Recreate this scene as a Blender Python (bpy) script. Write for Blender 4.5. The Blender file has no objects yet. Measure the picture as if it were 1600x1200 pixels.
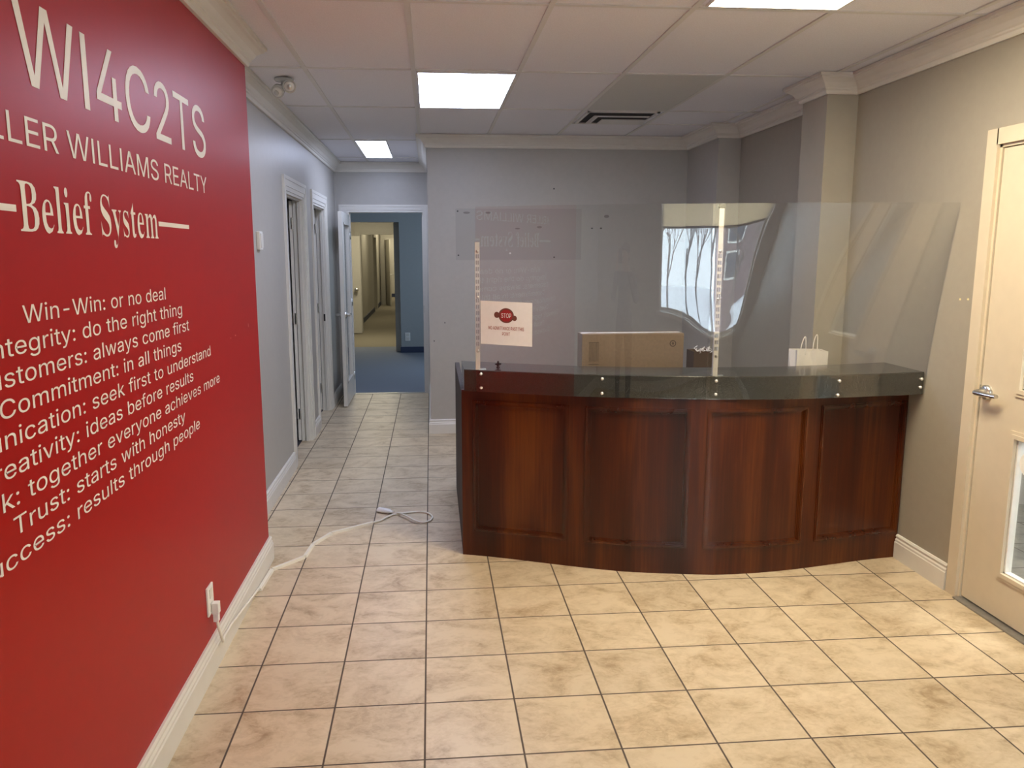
import bpy, bmesh, math, random
from mathutils import Vector, Matrix

random.seed(7)
SC = bpy.context.scene
COL = SC.collection
T = 0.333            # one floor tile (tile + joint) in metres; all coordinates below are in tiles

# ------------------------------------------------------------------ camera
cam = bpy.data.cameras.new('camera')
cam.sensor_width = 36.0
cam.lens = 36.0 * 1226.74 / 1600
cam.shift_x = 0.0129
cam.shift_y = -0.0038
cam.clip_start = 0.02
cam.clip_end = 300
cam_o = bpy.data.objects.new('camera', cam)
COL.objects.link(cam_o)
_R = Vector((0.996325, -0.085627, -0.001989))
_U = Vector((0.015604, 0.158628, 0.987215))
_F = Vector((0.084217, 0.983618, -0.159381))
cam_o.matrix_world = Matrix(((_R[0], _U[0], -_F[0], 0.1349 * T), (_R[1], _U[1], -_F[1], -12.1552 * T),
                             (_R[2], _U[2], -_F[2], 4.978 * T), (0, 0, 0, 1)))
SC.camera = cam_o
SC.view_settings.view_transform = 'Standard'
SC.view_settings.look = 'None'
SC.view_settings.gamma = 1
SC.view_settings.exposure = 0.42

# ------------------------------------------------------------------ sky and daylight
W = bpy.data.worlds.new('overcast_sky')
SC.world = W
W.use_nodes = True
_bg = W.node_tree.nodes['Background']
_bg.inputs[0].default_value = (0.76, 0.89, 1.0, 1)
_bg.inputs[1].default_value = 8.8


def area(name, loc, size, power, col, aim):
    d = bpy.data.lights.new(name, 'AREA')
    d.shape = 'RECTANGLE'
    d.size, d.size_y = size[0] * T, size[1] * T
    d.energy = power
    d.color = col
    o = bpy.data.objects.new(name, d)
    COL.objects.link(o)
    o.location = Vector(loc) * T
    o.rotation_euler = Vector(aim).to_track_quat('-Z', 'Y').to_euler()
    return o


# lights of the rooms beyond the hall doorway, all above the header or round the corner
area('office_blue_fill', (3.3, 22, 4.6), (5, 4), 19, (0.62, 0.80, 1.0), (-1, 0, -0.1))  # added unseen light standing in for blue daylight; no window is built
area('corridor_lamp', (-3.2, 33, 7.9), (1.8, 3.6), 30, (1.0, 0.88, 0.64), (0, 0, -1))
area('corridor_lamp', (-3.2, 48, 7.9), (1.8, 3.6), 9, (1.0, 0.88, 0.64), (0, 0, -1))
area('corridor_lamp', (-3.2, 62, 7.9), (1.8, 3.6), 14, (1.0, 0.88, 0.64), (0, 0, -1))
area('corridor_lamp', (-3.8, 76, 7.9), (1.8, 3.6), 26, (1.0, 0.88, 0.64), (0, 0, -1))
LAMP_COOL = (0.66, 0.74, 1.0)
LAMP_WARM = (1.0, 0.86, 0.62)
POW_COOL = 16.0
POW_HALL = 12.0
POW_WARM = 29.0

# ------------------------------------------------------------------ materials
def nodes(name):
    m = bpy.data.materials.new(name)
    m.use_nodes = True
    nt = m.node_tree
    return m, nt, nt.nodes['Principled BSDF'], nt.nodes['Material Output']


class N:
    """tiny node-graph writer"""
    def __init__(s, nt):
        s.nt = nt

    def new(s, t, **kw):
        n = s.nt.nodes.new(t)
        for k, v in kw.items():
            setattr(n, k, v)
        return n

    def put(s, sock, v):
        if isinstance(v, bpy.types.NodeSocket):
            s.nt.links.new(v, sock)
        else:
            sock.default_value = v

    def math(s, op, a, b=0.0, c=None, clamp=False):
        n = s.new('ShaderNodeMath', operation=op, use_clamp=clamp)
        s.put(n.inputs[0], a)
        s.put(n.inputs[1], b)
        if c is not None:
            s.put(n.inputs[2], c)
        return n.outputs[0]

    def vec(s, op, a, b=(0, 0, 0)):
        n = s.new('ShaderNodeVectorMath', operation=op)
        s.put(n.inputs[0], a)
        s.put(n.inputs[1], b)
        return n.outputs[0]

    def coords(s, scale):
        t = s.new('ShaderNodeTexCoord')
        return s.vec('MULTIPLY', t.outputs['Object'], scale)

    def noise(s, v, scale, detail=4, rough=0.55, dist=0.0):
        n = s.new('ShaderNodeTexNoise')
        s.put(n.inputs['Vector'], v)
        n.inputs['Scale'].default_value = scale
        n.inputs['Detail'].default_value = detail
        n.inputs['Roughness'].default_value = rough
        n.inputs['Distortion'].default_value = dist
        return n.outputs['Fac']

    def ramp(s, f, stops):
        n = s.new('ShaderNodeValToRGB')
        e = n.color_ramp.elements
        while len(e) < len(stops):
            e.new(0.5)
        for i, (p, c) in enumerate(stops):
            e[i].position = p
            e[i].color = (*c, 1)
        s.put(n.inputs[0], f)
        return n.outputs[0]

    def mix(s, f, a, b):
        n = s.new('ShaderNodeMix', data_type='RGBA')
        s.put(n.inputs[0], f)
        for i, v in ((6, a), (7, b)):
            s.put(n.inputs[i], v if isinstance(v, bpy.types.NodeSocket) else (*v, 1))
        return n.outputs[2]

    def bump(s, h, strength, dist):
        n = s.new('ShaderNodeBump')
        n.inputs['Strength'].default_value = strength
        n.inputs['Distance'].default_value = dist
        s.put(n.inputs['Height'], h)
        return n.outputs[0]

    def sep(s, v):
        n = s.new('ShaderNodeSeparateXYZ')
        s.put(n.inputs[0], v)
        return n.outputs


def plain(name, col, rough=0.5, metal=0.0, var=0.06, scale=40.0, bump=0.0, spec=0.5):
    m, nt, p, _ = nodes(name)
    g = N(nt)
    f = g.noise(g.coords((1, 1, 1)), scale, 3)
    lo = tuple(max(0, c * (1 - var)) for c in col)
    hi = tuple(min(1, c * (1 + var)) for c in col)
    g.put(p.inputs['Base Color'], g.ramp(f, [(0.3, lo), (0.7, hi)]))
    p.inputs['Roughness'].default_value = rough
    p.inputs['Metallic'].default_value = metal
    p.inputs['Specular IOR Level'].default_value = spec
    if bump:
        g.put(p.inputs['Normal'], g.bump(f, bump, 0.002))
    return m


def tile_material(name, dark, mid, light, grout, rough):
    m, nt, p, _ = nodes(name)
    g = N(nt)
    P = g.coords((1 / T, 1 / T, 1 / T))
    fr = g.sep(g.vec('FRACTION', P))
    cell = g.vec('FLOOR', P)
    e = [g.math('MINIMUM', fr[i], g.math('SUBTRACT', 1.0, fr[i])) for i in (0, 1)]
    d = g.math('MINIMUM', e[0], e[1])
    joint = g.math('SUBTRACT', 1.0, g.math('MULTIPLY_ADD', d, 160.0, -1.1, clamp=True), clamp=True)
    wn = g.new('ShaderNodeTexWhiteNoise', noise_dimensions='3D')
    g.put(wn.inputs['Vector'], cell)
    off = g.vec('MULTIPLY', wn.outputs['Color'], (37, 53, 11))
    q = g.vec('ADD', g.vec('MULTIPLY', P, (1.0, 1.25, 1.0)), off)
    f1 = g.noise(q, 1.7, 8, 0.60, 0.9)
    f2 = g.noise(q, 11.0, 6, 0.6, 0.8)
    f = g.math('ADD', g.math('MULTIPLY', f1, 0.70), g.math('MULTIPLY', f2, 0.30))
    c = g.ramp(f, [(0.32, dark), (0.47, mid), (0.58, light)])
    tone = g.math('MULTIPLY_ADD', wn.outputs['Value'], 0.10, 0.95)
    hv = g.new('ShaderNodeHueSaturation')
    g.put(hv.inputs['Value'], tone)
    g.put(hv.inputs['Color'], c)
    g.put(p.inputs['Base Color'], g.mix(joint, hv.outputs[0], grout))
    g.put(p.inputs['Roughness'], g.math('MULTIPLY_ADD', joint, 0.4, rough))
    h = g.math('SUBTRACT', g.math('MULTIPLY', f, 0.25), joint)
    g.put(p.inputs['Normal'], g.bump(h, 0.35, 0.0015))
    return m


def wood_material(name, rough=0.34, coat=0.06, spec=0.4):
    m, nt, p, _ = nodes(name)
    g = N(nt)
    P = g.coords((1, 1, 1))
    a = g.noise(g.vec('MULTIPLY', P, (5.0, 5.0, 0.5)), 1.0, 3, 0.5, 0.4)
    b = g.noise(g.vec('MULTIPLY', P, (70.0, 70.0, 2.2)), 1.0, 6, 0.7, 0.3)
    f = g.math('ADD', g.math('MULTIPLY', a, 0.72), g.math('MULTIPLY', b, 0.28))
    c = g.ramp(f, [(0.34, (0.019, 0.0028, 0.0012)), (0.50, (0.055, 0.0088, 0.0018)), (0.66, (0.130, 0.033, 0.0045))])
    g.put(p.inputs['Base Color'], c)
    p.inputs['Roughness'].default_value = rough
    p.inputs['Specular IOR Level'].default_value = spec
    p.inputs['Coat Weight'].default_value = coat
    p.inputs['Coat Roughness'].default_value = 0.25
    g.put(p.inputs['Normal'], g.bump(b, 0.05, 0.001))
    return m


def clear_material(name, tint, wave=0.0):
    """clear sheet: each face lets light through and mirrors a Fresnel share of it"""
    m, nt, p, out = nodes(name)
    nt.nodes.remove(p)
    g = N(nt)
    geo = g.new('ShaderNodeNewGeometry')
    dot = g.new('ShaderNodeVectorMath', operation='DOT_PRODUCT')
    g.put(dot.inputs[0], geo.outputs['Normal'])
    g.put(dot.inputs[1], geo.outputs['Incoming'])
    k = g.math('SUBTRACT', 1.0, g.math('ABSOLUTE', dot.outputs['Value']), clamp=True)
    fr = g.math('MULTIPLY_ADD', g.math('POWER', k, 5.0), 0.95, 0.045, clamp=True)
    tr = g.new('ShaderNodeBsdfTransparent')
    tr.inputs[0].default_value = (*tint, 1)
    gl = g.new('ShaderNodeBsdfGlossy')
    gl.inputs['Color'].default_value = (1, 1, 1, 1)
    gl.inputs['Roughness'].default_value = 0.0
    if wave:
        b = g.bump(g.noise(g.coords((1, 1, 1)), 5.0, 2), wave, 0.01)
        g.put(gl.inputs['Normal'], b)
    mx = g.new('ShaderNodeMixShader')
    g.put(mx.inputs[0], fr)
    nt.links.new(tr.outputs[0], mx.inputs[1])
    nt.links.new(gl.outputs[0], mx.inputs[2])
    nt.links.new(mx.outputs[0], out.inputs['Surface'])
    return m


def lamp_material(name, col, power):
    m, nt, p, _ = nodes(name)
    g = N(nt)
    f = g.noise(g.coords((1, 1, 1)), 60, 2)
    g.put(p.inputs['Base Color'], g.ramp(f, [(0.3, (0.85, 0.85, 0.85)), (0.7, (0.92, 0.92, 0.92))]))
    p.inputs['Emission Color'].default_value = (*col, 1)
    p.inputs['Emission Strength'].default_value = power
    return m


def translucent(name, col):
    m, nt, p, out = nodes(name)
    g = N(nt)
    f = g.noise(g.vec('MULTIPLY', g.coords((1, 1, 1)), (30, 30, 200)), 1.0, 2)
    c = g.ramp(f, [(0.3, tuple(x * .95 for x in col)), (0.7, col)])
    g.put(p.inputs['Base Color'], c)
    p.inputs['Roughness'].default_value = .9
    tl = g.new('ShaderNodeBsdfTranslucent')
    g.put(tl.inputs['Color'], c)
    mx = g.new('ShaderNodeMixShader')
    mx.inputs[0].default_value = .8
    nt.links.new(p.outputs[0], mx.inputs[1])
    nt.links.new(tl.outputs[0], mx.inputs[2])
    nt.links.new(mx.outputs[0], out.inputs['Surface'])
    return m


def marked_wall(name, col, rough, rects, holes, axis, spec=0.5):
    """painted wall with an old painted-round rectangle and small screw holes (its own marks)"""
    m, nt, p, _ = nodes(name)
    g = N(nt)
    P = g.coords((1 / T, 1 / T, 1 / T))
    s = g.sep(P)
    u, v = (s[0], s[2]) if axis == 1 else (s[1], s[2])
    f = g.noise(g.coords((1, 1, 1)), 25, 3)
    c = g.ramp(f, [(0.3, tuple(x * 0.975 for x in col)), (0.7, tuple(x * 1.02 for x in col))])
    for (u0, u1, v0, v1, k) in rects:
        a = g.math('MULTIPLY', g.math('GREATER_THAN', u, u0), g.math('LESS_THAN', u, u1))
        b = g.math('MULTIPLY', g.math('GREATER_THAN', v, v0), g.math('LESS_THAN', v, v1))
        c = g.mix(g.math('MULTIPLY', a, b), c, tuple(x * k for x in col))
    for (hu, hv, ru, rv, hc) in holes:
        du = g.math('DIVIDE', g.math('SUBTRACT', u, hu), ru)
        dv = g.math('DIVIDE', g.math('SUBTRACT', v, hv), rv)
        d = g.math('ADD', g.math('MULTIPLY', du, du), g.math('MULTIPLY', dv, dv))
        c = g.mix(g.math('LESS_THAN', d, 1.0), c, hc)
    g.put(p.inputs['Base Color'], c)
    p.inputs['Roughness'].default_value = rough
    p.inputs['Specular IOR Level'].default_value = spec
    return m


GREY = (0.42, 0.402, 0.372)
M = {}
M['wall'] = plain('greige_paint', GREY, 0.42, var=0.02, scale=18)
M['red'] = marked_wall('red_satin_paint', (0.37, 0.0055, 0.0045), 0.40, [],
                       [(-1.02, 3.86, 0.035, 0.01, (.62, .25, .2)), (-1.28, 3.85, 0.02, 0.01, (.6, .2, .2)),
                        (-0.22, 3.93, 0.012, 0.03, (.7, .4, .35))], 0, 0.28)
DK = (0.05, 0.05, 0.05)
M['back'] = marked_wall('greige_paint_marked', GREY, 0.42,
                        [(0.82, 4.26, 4.80, 6.17, 0.86)],
                        [(0.88, 6.10, .022, .022, DK), (0.89, 4.93, .022, .022, DK), (3.51, 4.87, .022, .022, DK),
                         (3.49, 6.70, .022, .022, DK), (1.12, 6.06, .09, .03, (.2, .18, .17)), (1.70, 6.06, .08, .025, (.2, .18, .17)),
                         (2.50, 5.64, .07, .02, (.2, .18, .17)), (3.10, 5.68, .07, .03, (.22, .2, .19)),
                         (4.95, 5.97, .07, .04, (.22, .2, .19)), (4.55, 5.65, .03, .02, DK), (4.8, 5.65, .03, .02, DK),
                         (2.3, 4.98, .025, .025, (.75, .73, .7)), (0.5, 3.1, .015, .02, DK), (0.2, 2.6, .015, .02, DK)], 1)
M['right'] = marked_wall('greige_toned_down_holes', (0.335, 0.305, 0.25), 0.42, [],  # wall greige toned darker and warmer to offset the strong lamplight
                         [(-1.39, 4.31, .022, .016, (.75, .66, .35)), (-1.56, 4.32, .022, .016, (.75, .66, .35))], 0)
M['column'] = plain('greige_toned_down_column', (0.36, 0.33, 0.275), 0.42, var=0.02, scale=18)  # greige again, warm lamplight tone put into the colour
M['bluewall'] = plain('slate_blue_paint', (0.36, 0.38, 0.385), 0.6, var=0.02)
M['cream'] = plain('cream_paint', (0.55, 0.53, 0.46), 0.55, var=0.02)
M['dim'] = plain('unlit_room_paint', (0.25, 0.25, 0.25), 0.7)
M['trim'] = plain('white_gloss_trim', (0.70, 0.68, 0.63), 0.32, var=0.02, scale=12)
M['crown'] = plain('cream_white_moulding', (0.72, 0.69, 0.63), 0.4, var=0.02, scale=12)
M['doorpaint'] = plain('beige_metal_door_paint', (0.62, 0.54, 0.41), 0.35, var=0.02, scale=15)
M['ceil'] = plain('ceiling_tile_board', (0.80, 0.80, 0.85), 0.85, var=0.06, scale=170, bump=0.12, spec=0.2)
M['darktile'] = plain('grey_ceiling_board', (0.60, 0.61, 0.60), 0.85, var=0.05, scale=150, spec=0.2)
M['tbar'] = plain('white_enamel_grid', (0.68, 0.675, 0.665), 0.4, var=0.02)
M['floor'] = tile_material('beige_stone_tile', (0.33, 0.235, 0.135), (0.54, 0.435, 0.295), (0.63, 0.525, 0.375), (0.075, 0.055, 0.042), 0.36)
M['greytile'] = tile_material('grey_lobby_tile', (0.20, 0.20, 0.185), (0.29, 0.285, 0.26), (0.36, 0.35, 0.32), (0.13, 0.12, 0.11), 0.45)
M['carpet'] = plain('grey_carpet_blue_light', (0.20, 0.225, 0.27), 0.95, var=0.25, scale=260, bump=0.4, spec=0.1)  # grey carpet with the room's blue light put into the colour
M['carpet_yellow_light'] = plain('grey_carpet_yellow_light', (0.26, 0.235, 0.175), 0.95, var=0.2, scale=260, bump=0.4, spec=0.1)  # same grey carpet, yellow corridor light put into the colour
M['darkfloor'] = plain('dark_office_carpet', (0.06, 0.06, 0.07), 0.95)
M['vinylbase'] = plain('navy_vinyl_base', (0.035, 0.05, 0.10), 0.5)
M['wood'] = wood_material('mahogany_veneer')
M['bead'] = wood_material('polished_mahogany_moulding', 0.26, 0.3, 0.45)
M['sidewood'] = plain('dark_grey_brown_wood', (0.055, 0.045, 0.042), 0.65, var=0.2, scale=30, spec=0.2)  # grey sheen of the desk side at a grazing view, put into the colour
M['counter'] = plain('charcoal_laminate', (0.034, 0.035, 0.031), 0.15, var=0.7, scale=380, spec=0.8)
M['acrylic'] = clear_material('clear_acrylic', (0.965, 0.968, 0.966), 0.012)
M['pane'] = clear_material('window_glass', (0.97, 0.98, 0.975))
M['steel'] = plain('brushed_steel', (0.62, 0.62, 0.60), 0.28, 1.0, var=0.05, scale=90)
M['alu'] = plain('threshold_aluminium', (0.36, 0.35, 0.33), 0.45, 0.7, var=0.1, scale=60)
M['screw'] = plain('bright_screw_head', (0.88, 0.88, 0.86), 0.25, 0.6, var=0.03)
M['white'] = plain('white_plastic', (0.80, 0.79, 0.76), 0.35, var=0.02)
M['post'] = plain('white_enamelled_strip', (0.76, 0.74, 0.70), 0.4, var=0.03)
M['black'] = plain('black_plastic', (0.015, 0.015, 0.016), 0.4)
M['dark'] = plain('dark_void', (0.02, 0.02, 0.022), 0.9)
M['paper'] = plain('printer_paper', (0.84, 0.84, 0.87), 0.8, var=0.02)
M['redink'] = plain('red_print', (0.33, 0.015, 0.02), 0.7)
M['brownink'] = plain('brown_print', (0.16, 0.05, 0.04), 0.7)
M['card'] = plain('corrugated_cardboard', (0.24, 0.175, 0.125), 0.85, var=0.08, scale=60)
M['cardink'] = plain('carton_print', (0.06, 0.038, 0.028), 0.85)
M['bag'] = plain('white_kraft_paper', (0.78, 0.74, 0.68), 0.75, var=0.03)
M['vinyl'] = plain('white_vinyl_letters', (0.86, 0.82, 0.76), 0.45, var=0.01)
M['cord'] = plain('ivory_cord', (0.78, 0.75, 0.66), 0.4, var=0.03)
M['clearplastic'] = plain('clear_lamp_plastic', (0.62, 0.62, 0.60), 0.12, var=0.05)
M['blind'] = plain('beige_roller_blind', (0.52, 0.45, 0.35), 0.8, var=0.03)
M['snow'] = plain('snow', (0.86, 0.88, 0.92), 0.7, var=0.05, scale=1.5)
M['asphalt'] = plain('wet_asphalt', (0.16, 0.16, 0.17), 0.6, var=0.3, scale=3)
M['bark'] = plain('bare_bark', (0.16, 0.14, 0.135), 0.9, var=0.3, scale=10)
M['brick'] = plain('mauve_brown_brick', (0.20, 0.145, 0.15), 0.85, var=0.25, scale=9)
M['winglass'] = plain('dark_far_window', (0.05, 0.07, 0.10), 0.1)
M['carpaint'] = plain('dark_blue_car_paint', (0.03, 0.05, 0.11), 0.2)
M['tyre'] = plain('tyre_rubber', (0.015, 0.015, 0.015), 0.8)


# ------------------------------------------------------------------ mesh builder (tile units)
class MB:
    def __init__(s, origin=(0, 0, 0)):
        s.v, s.f, s.o = [], [], Vector(origin)

    def add(s, verts, faces):
        b = len(s.v)
        s.v += [Vector(v) for v in verts]
        s.f += [tuple(b + i for i in f) for f in faces]
        return s

    def box(s, x0, x1, y0, y1, z0, z1, bev=0.0):
        if not bev:
            return s.add([(x, y, z) for x in (x0, x1) for y in (y0, y1) for z in (z0, z1)],
                         [(0, 1, 3, 2), (4, 6, 7, 5), (0, 4, 5, 1), (2, 3, 7, 6), (0, 2, 6, 4), (1, 5, 7, 3)])
        bm = bmesh.new()
        vs = [bm.verts.new((x, y, z)) for x in (x0, x1) for y in (y0, y1) for z in (z0, z1)]
        for f in [(0, 1, 3, 2), (4, 6, 7, 5), (0, 4, 5, 1), (2, 3, 7, 6), (0, 2, 6, 4), (1, 5, 7, 3)]:
            bm.faces.new([vs[i] for i in f])
        bmesh.ops.bevel(bm, geom=bm.edges[:], offset=bev, segments=2, affect='EDGES', profile=0.6)
        bm.verts.index_update()
        s.add([v.co.copy() for v in bm.verts], [tuple(v.index for v in f.verts) for f in bm.faces])
        bm.free()
        return s

    def tube(s, path, r, n=10, flat=1.0, cap=True):
        path = [Vector(q) for q in path]
        rs = r if isinstance(r, (list, tuple)) else [r] * len(path)
        rings = []
        up = Vector((0, 0, 1))
        for i, q in enumerate(path):
            d = (path[min(i + 1, len(path) - 1)] - path[max(i - 1, 0)]).normalized()
            a = d.cross(up)
            if a.length < 0.05:
                a = d.cross(Vector((0, 1, 0)))
            a.normalize()
            b = a.cross(d).normalized()
            rings.append([q + (a * math.cos(t) + b * math.sin(t) * flat) * rs[i]
                          for t in [2 * math.pi * k / n for k in range(n)]])
        vs = [v for ring in rings for v in ring]
        fs = [(i * n + k, i * n + (k + 1) % n, (i + 1) * n + (k + 1) % n, (i + 1) * n + k)
              for i in range(len(path) - 1) for k in range(n)]
        if cap:
            fs += [tuple(range(n))[::-1], tuple((len(path) - 1) * n + k for k in range(n))]
        return s.add(vs, fs)

    def lathe(s, c, axis, prof, n=20):
        """prof: (distance along axis, radius)"""
        c, axis = Vector(c), Vector(axis).normalized()
        a = axis.orthogonal().normalized()
        b = axis.cross(a)
        vs = [c + axis * h + (a * math.cos(t) + b * math.sin(t)) * r for h, r in prof
              for t in [2 * math.pi * k / n for k in range(n)]]
        fs = [(i * n + k, i * n + (k + 1) % n, (i + 1) * n + (k + 1) % n, (i + 1) * n + k)
              for i in range(len(prof) - 1) for k in range(n)]
        fs += [tuple(range(n))[::-1], tuple((len(prof) - 1) * n + k for k in range(n))]
        return s.add(vs, fs)

    def strip(s, path, prof, closed=False):
        """mitred moulding: prof = (offset to the right of the path, height)"""
        n, L = len(prof), len(path)
        vs = []
        for i, q in enumerate(path):
            def nrm(a, b):
                d = Vector((b[0] - a[0], b[1] - a[1])).normalized()
                return Vector((d[1], -d[0]))
            ns = []
            if closed or i > 0:
                ns.append(nrm(path[i - 1], q))
            if closed or i < L - 1:
                ns.append(nrm(q, path[(i + 1) % L]))
            if len(ns) == 2:
                h = ns[0] + ns[1]
                h = h / max(1e-6, h.dot(ns[0]))
            else:
                h = ns[0]
            for (o, z) in prof:
                vs.append((q[0] + h[0] * o, q[1] + h[1] * o, z))
        fs = [(i * n + k, ((i + 1) % L) * n + k, ((i + 1) % L) * n + (k + 1) % n, i * n + (k + 1) % n)
              for i in range(L if closed else L - 1) for k in range(n)]
        if not closed:
            fs += [tuple(range(n)), tuple(reversed([(L - 1) * n + k for k in range(n)]))]
        return s.add(vs, fs)

    def sweep(s, F, x0, x1, z0, z1, o0, o1, n=24):
        """solid following the plan curve F between x0 and x1; o = distance in front of the curve"""
        vs = []
        for i in range(n + 1):
            x = x0 + (x1 - x0) * i / n
            y = F(x)
            d = (F(x + 0.01) - F(x - 0.01)) / 0.02
            nn = Vector((d, -1)).normalized()
            for (o, z) in ((o0, z0), (o1, z0), (o1, z1), (o0, z1)):
                vs.append((x + nn[0] * o, y + nn[1] * o, z))
        fs = [(i * 4 + k, (i + 1) * 4 + k, (i + 1) * 4 + (k + 1) % 4, i * 4 + (k + 1) % 4) for i in range(n) for k in range(4)]
        fs += [(0, 1, 2, 3), tuple(reversed([n * 4 + k for k in range(4)]))]
        return s.add(vs, fs)


def obj(name, mb, m, parent=None, smooth=False, auto=None):
    """one mesh object; its origin sits at mb.o (or at its parent's)"""
    o0 = mb.o
    if parent is not None:
        o0 = Vector(parent['at'])
    me = bpy.data.meshes.new(name)
    me.from_pydata([(v - o0) * T for v in mb.v], [], mb.f)
    bm = bmesh.new()
    bm.from_mesh(me)
    bmesh.ops.recalc_face_normals(bm, faces=bm.faces[:])
    bm.to_mesh(me)
    bm.free()
    me.materials.append(M[m])
    if smooth:
        for p in me.polygons:
            p.use_smooth = True
        if auto is not None:
            me.set_sharp_from_angle(angle=math.radians(auto))
    o = bpy.data.objects.new(name, me)
    COL.objects.link(o)
    if parent is None:
        o.location = o0 * T
        o['at'] = tuple(o0)
    else:
        o.parent = parent
        o['at'] = tuple(o0)
    return o


def thing(name, label, cat, at, group=None):
    o = bpy.data.objects.new(name, None)
    COL.objects.link(o)
    o.empty_display_size = 0.05
    o.location = Vector(at) * T
    o['at'] = tuple(at)
    return tag(o, label, cat, group)


def tag(o, label, cat, group=None):
    o['label'] = label
    o['category'] = cat
    if group:
        o['group'] = group
    return o


def struct(o, label=None, cat=None):
    o['kind'] = 'structure'
    if label:
        o['label'] = label
        o['category'] = cat
    return o


def sthing(name, label, cat, at=(0, 0, 0)):
    return struct(thing(name, label, cat, at), label, cat)


# ------------------------------------------------------------------ room shell
XA, XL, XR, YB, YD, ZC = -2.58, -3.13, 7.744, 9.42, 15.93, 8.05
ZT = 8.5
struct(obj('floor', MB().box(-3.39, 8.1, -17.4, YD + 0.02, -0.3, 0), 'floor'), 'beige stone-look ceramic floor tiles with dark joints', 'floor')
struct(obj('floor_carpet', MB().box(-9, 4, YD + 0.02, 30.5, -0.3, 0), 'carpet'), 'grey carpet beyond the hall doorway, blue light put into its colour', 'floor')
struct(obj('floor_corridor', MB().box(-9, 4, 30.5, 82, -0.3, 0), 'carpet_yellow_light'), 'same grey carpet in the corridor, yellow light put into its colour', 'floor')
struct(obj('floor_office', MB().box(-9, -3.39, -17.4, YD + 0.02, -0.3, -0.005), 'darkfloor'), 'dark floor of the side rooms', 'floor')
struct(obj('floor_lobby', MB().box(8.1, 14, -17.4, YD, -0.3, 0), 'greytile'), 'grey tiled lobby floor seen through the beige door', 'floor')
struct(obj('ceiling', MB().box(-9.3, 14.3, -17.8, 82.4, ZC + 0.02, ZT), 'ceil'), 'white lay-in tile ceiling', 'ceiling')

g = MB()
W2 = 0.038
for x in (-1.93, -0.11, 1.70, 3.53, 5.37, 7.2):
    g.box(x - W2, x + W2, -17, YB if x > 0 else YD, ZC, ZC + 0.03)
for y in (-16.4, -12.7, -9.05, -5.4, -1.77, 1.93, 5.45):
    g.box(XL if y > .4 else XA, XR, y - W2, y + W2, ZC + 0.002, ZC + 0.03)
g.box(3.53, XR, 7.25 - W2, 7.25 + W2, ZC + 0.002, ZC + 0.03)
g.box(XL, 0.08, 10.38 - W2, 10.38 + W2, ZC + 0.002, ZC + 0.03)
g.box(XL, 0.08, 14.45 - W2, 14.45 + W2, ZC + 0.002, ZC + 0.03)
struct(obj('trim_1', g, 'tbar'), 'white metal T-bar ceiling grid', 'ceiling grid')

struct(obj('wall_accent', MB().box(-3.55, XA, -10.9, 0.42, 0, ZT), 'red'), 'red painted feature wall carrying white lettering', 'wall')
A0, A1, B0, B1, ZD = 6.45, 8.92, 10.62, 13.10, 6.40
g = MB()
g.box(-3.39, XL, -17.4, -10.9, 0, ZT).box(-3.39, XL, 0.42, A0, 0, ZT).box(-3.39, XL, A1, B0, 0, ZT).box(-3.39, XL, B1, YD + .4, 0, ZT)
g.box(-3.39, XL, A0, A1, ZD, ZT).box(-3.39, XL, B0, B1, ZD, ZT)
struct(obj('wall_left', g, 'wall'), 'grey hall wall with two doorways', 'wall')
E0, E1 = -2.66, -0.12
g = MB().box(XL, E0 - .06, YD, YD + .4, 0, ZT).box(E1 + .06, 0.08, YD, YD + .4, 0, ZT).box(E0 - .06, E1 + .06, YD, YD + .4, 6.45, ZT)
struct(obj('wall_hall_end', g, 'wall'), 'grey wall around the doorway at the end of the hall', 'wall')
struct(obj('wall_back', MB().box(0.08, 8.15, YB, YD + .4, 0, ZT), 'back'), 'grey wall behind the desk with old screw holes', 'wall')
R0, R1 = -4.62, -1.90
g = MB().box(XR, 8.1, -17.4, R0, 0, ZT).box(XR, 8.1, R1, YB, 0, ZT).box(XR, 8.1, R0, R1, 6.42, ZT)
struct(obj('wall_right', g, 'right'), 'greige wall right of the desk', 'wall')
struct(obj('wall_right_column', MB().box(7.17, XR, 1.79, 2.72, 0, ZT), 'column'), 'boxed column on the right wall nearest the door', 'column')
struct(obj('wall_right_corner', MB().box(7.17, XR, 7.13, YB, 0, ZT), 'wall'), 'boxed projection in the far right corner', 'column')

# front wall with the shop window behind the photographer
FY = -17.0
WX0, WX1, WZ0, WZ1 = 1.7, 7.2, 3.0, 7.0
g = MB().box(-3.6, WX0, FY - .4, FY, 0, ZT).box(WX1, 8.1, FY - .4, FY, 0, ZT)
g.box(WX0, WX1, FY - .4, FY, 0, WZ0).box(WX0, WX1, FY - .4, FY, WZ1, ZT)
struct(obj('wall_front', g, 'wall'), 'front wall with a wide window, behind the viewpoint', 'wall')
w1 = sthing('window_1', 'wide front window with a half lowered beige blind', 'window', ((WX0 + WX1) / 2, FY, WZ0))
g = MB().box(WX0, WX0 + .12, FY - .38, FY - .3, WZ0, WZ1).box(WX1 - .12, WX1, FY - .38, FY - .3, WZ0, WZ1)
g.box(WX0, WX1, FY - .38, FY - .3, WZ0, WZ0 + .12).box(WX0, WX1, FY - .38, FY - .3, WZ1 - .12, WZ1)
g.box(WX0, WX0 + .03, FY - .3, FY + .03, WZ0, WZ1).box(WX1 - .03, WX1, FY - .3, FY + .03, WZ0, WZ1).box(WX0, WX1, FY - .3, FY + .03, WZ0, WZ0 + .03)
obj('window_frame', g, 'trim', w1)
obj('window_sill', MB().box(WX0 - .15, WX1 + .15, FY, FY + .3, WZ0 - .12, WZ0, .02), 'trim', w1)
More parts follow.
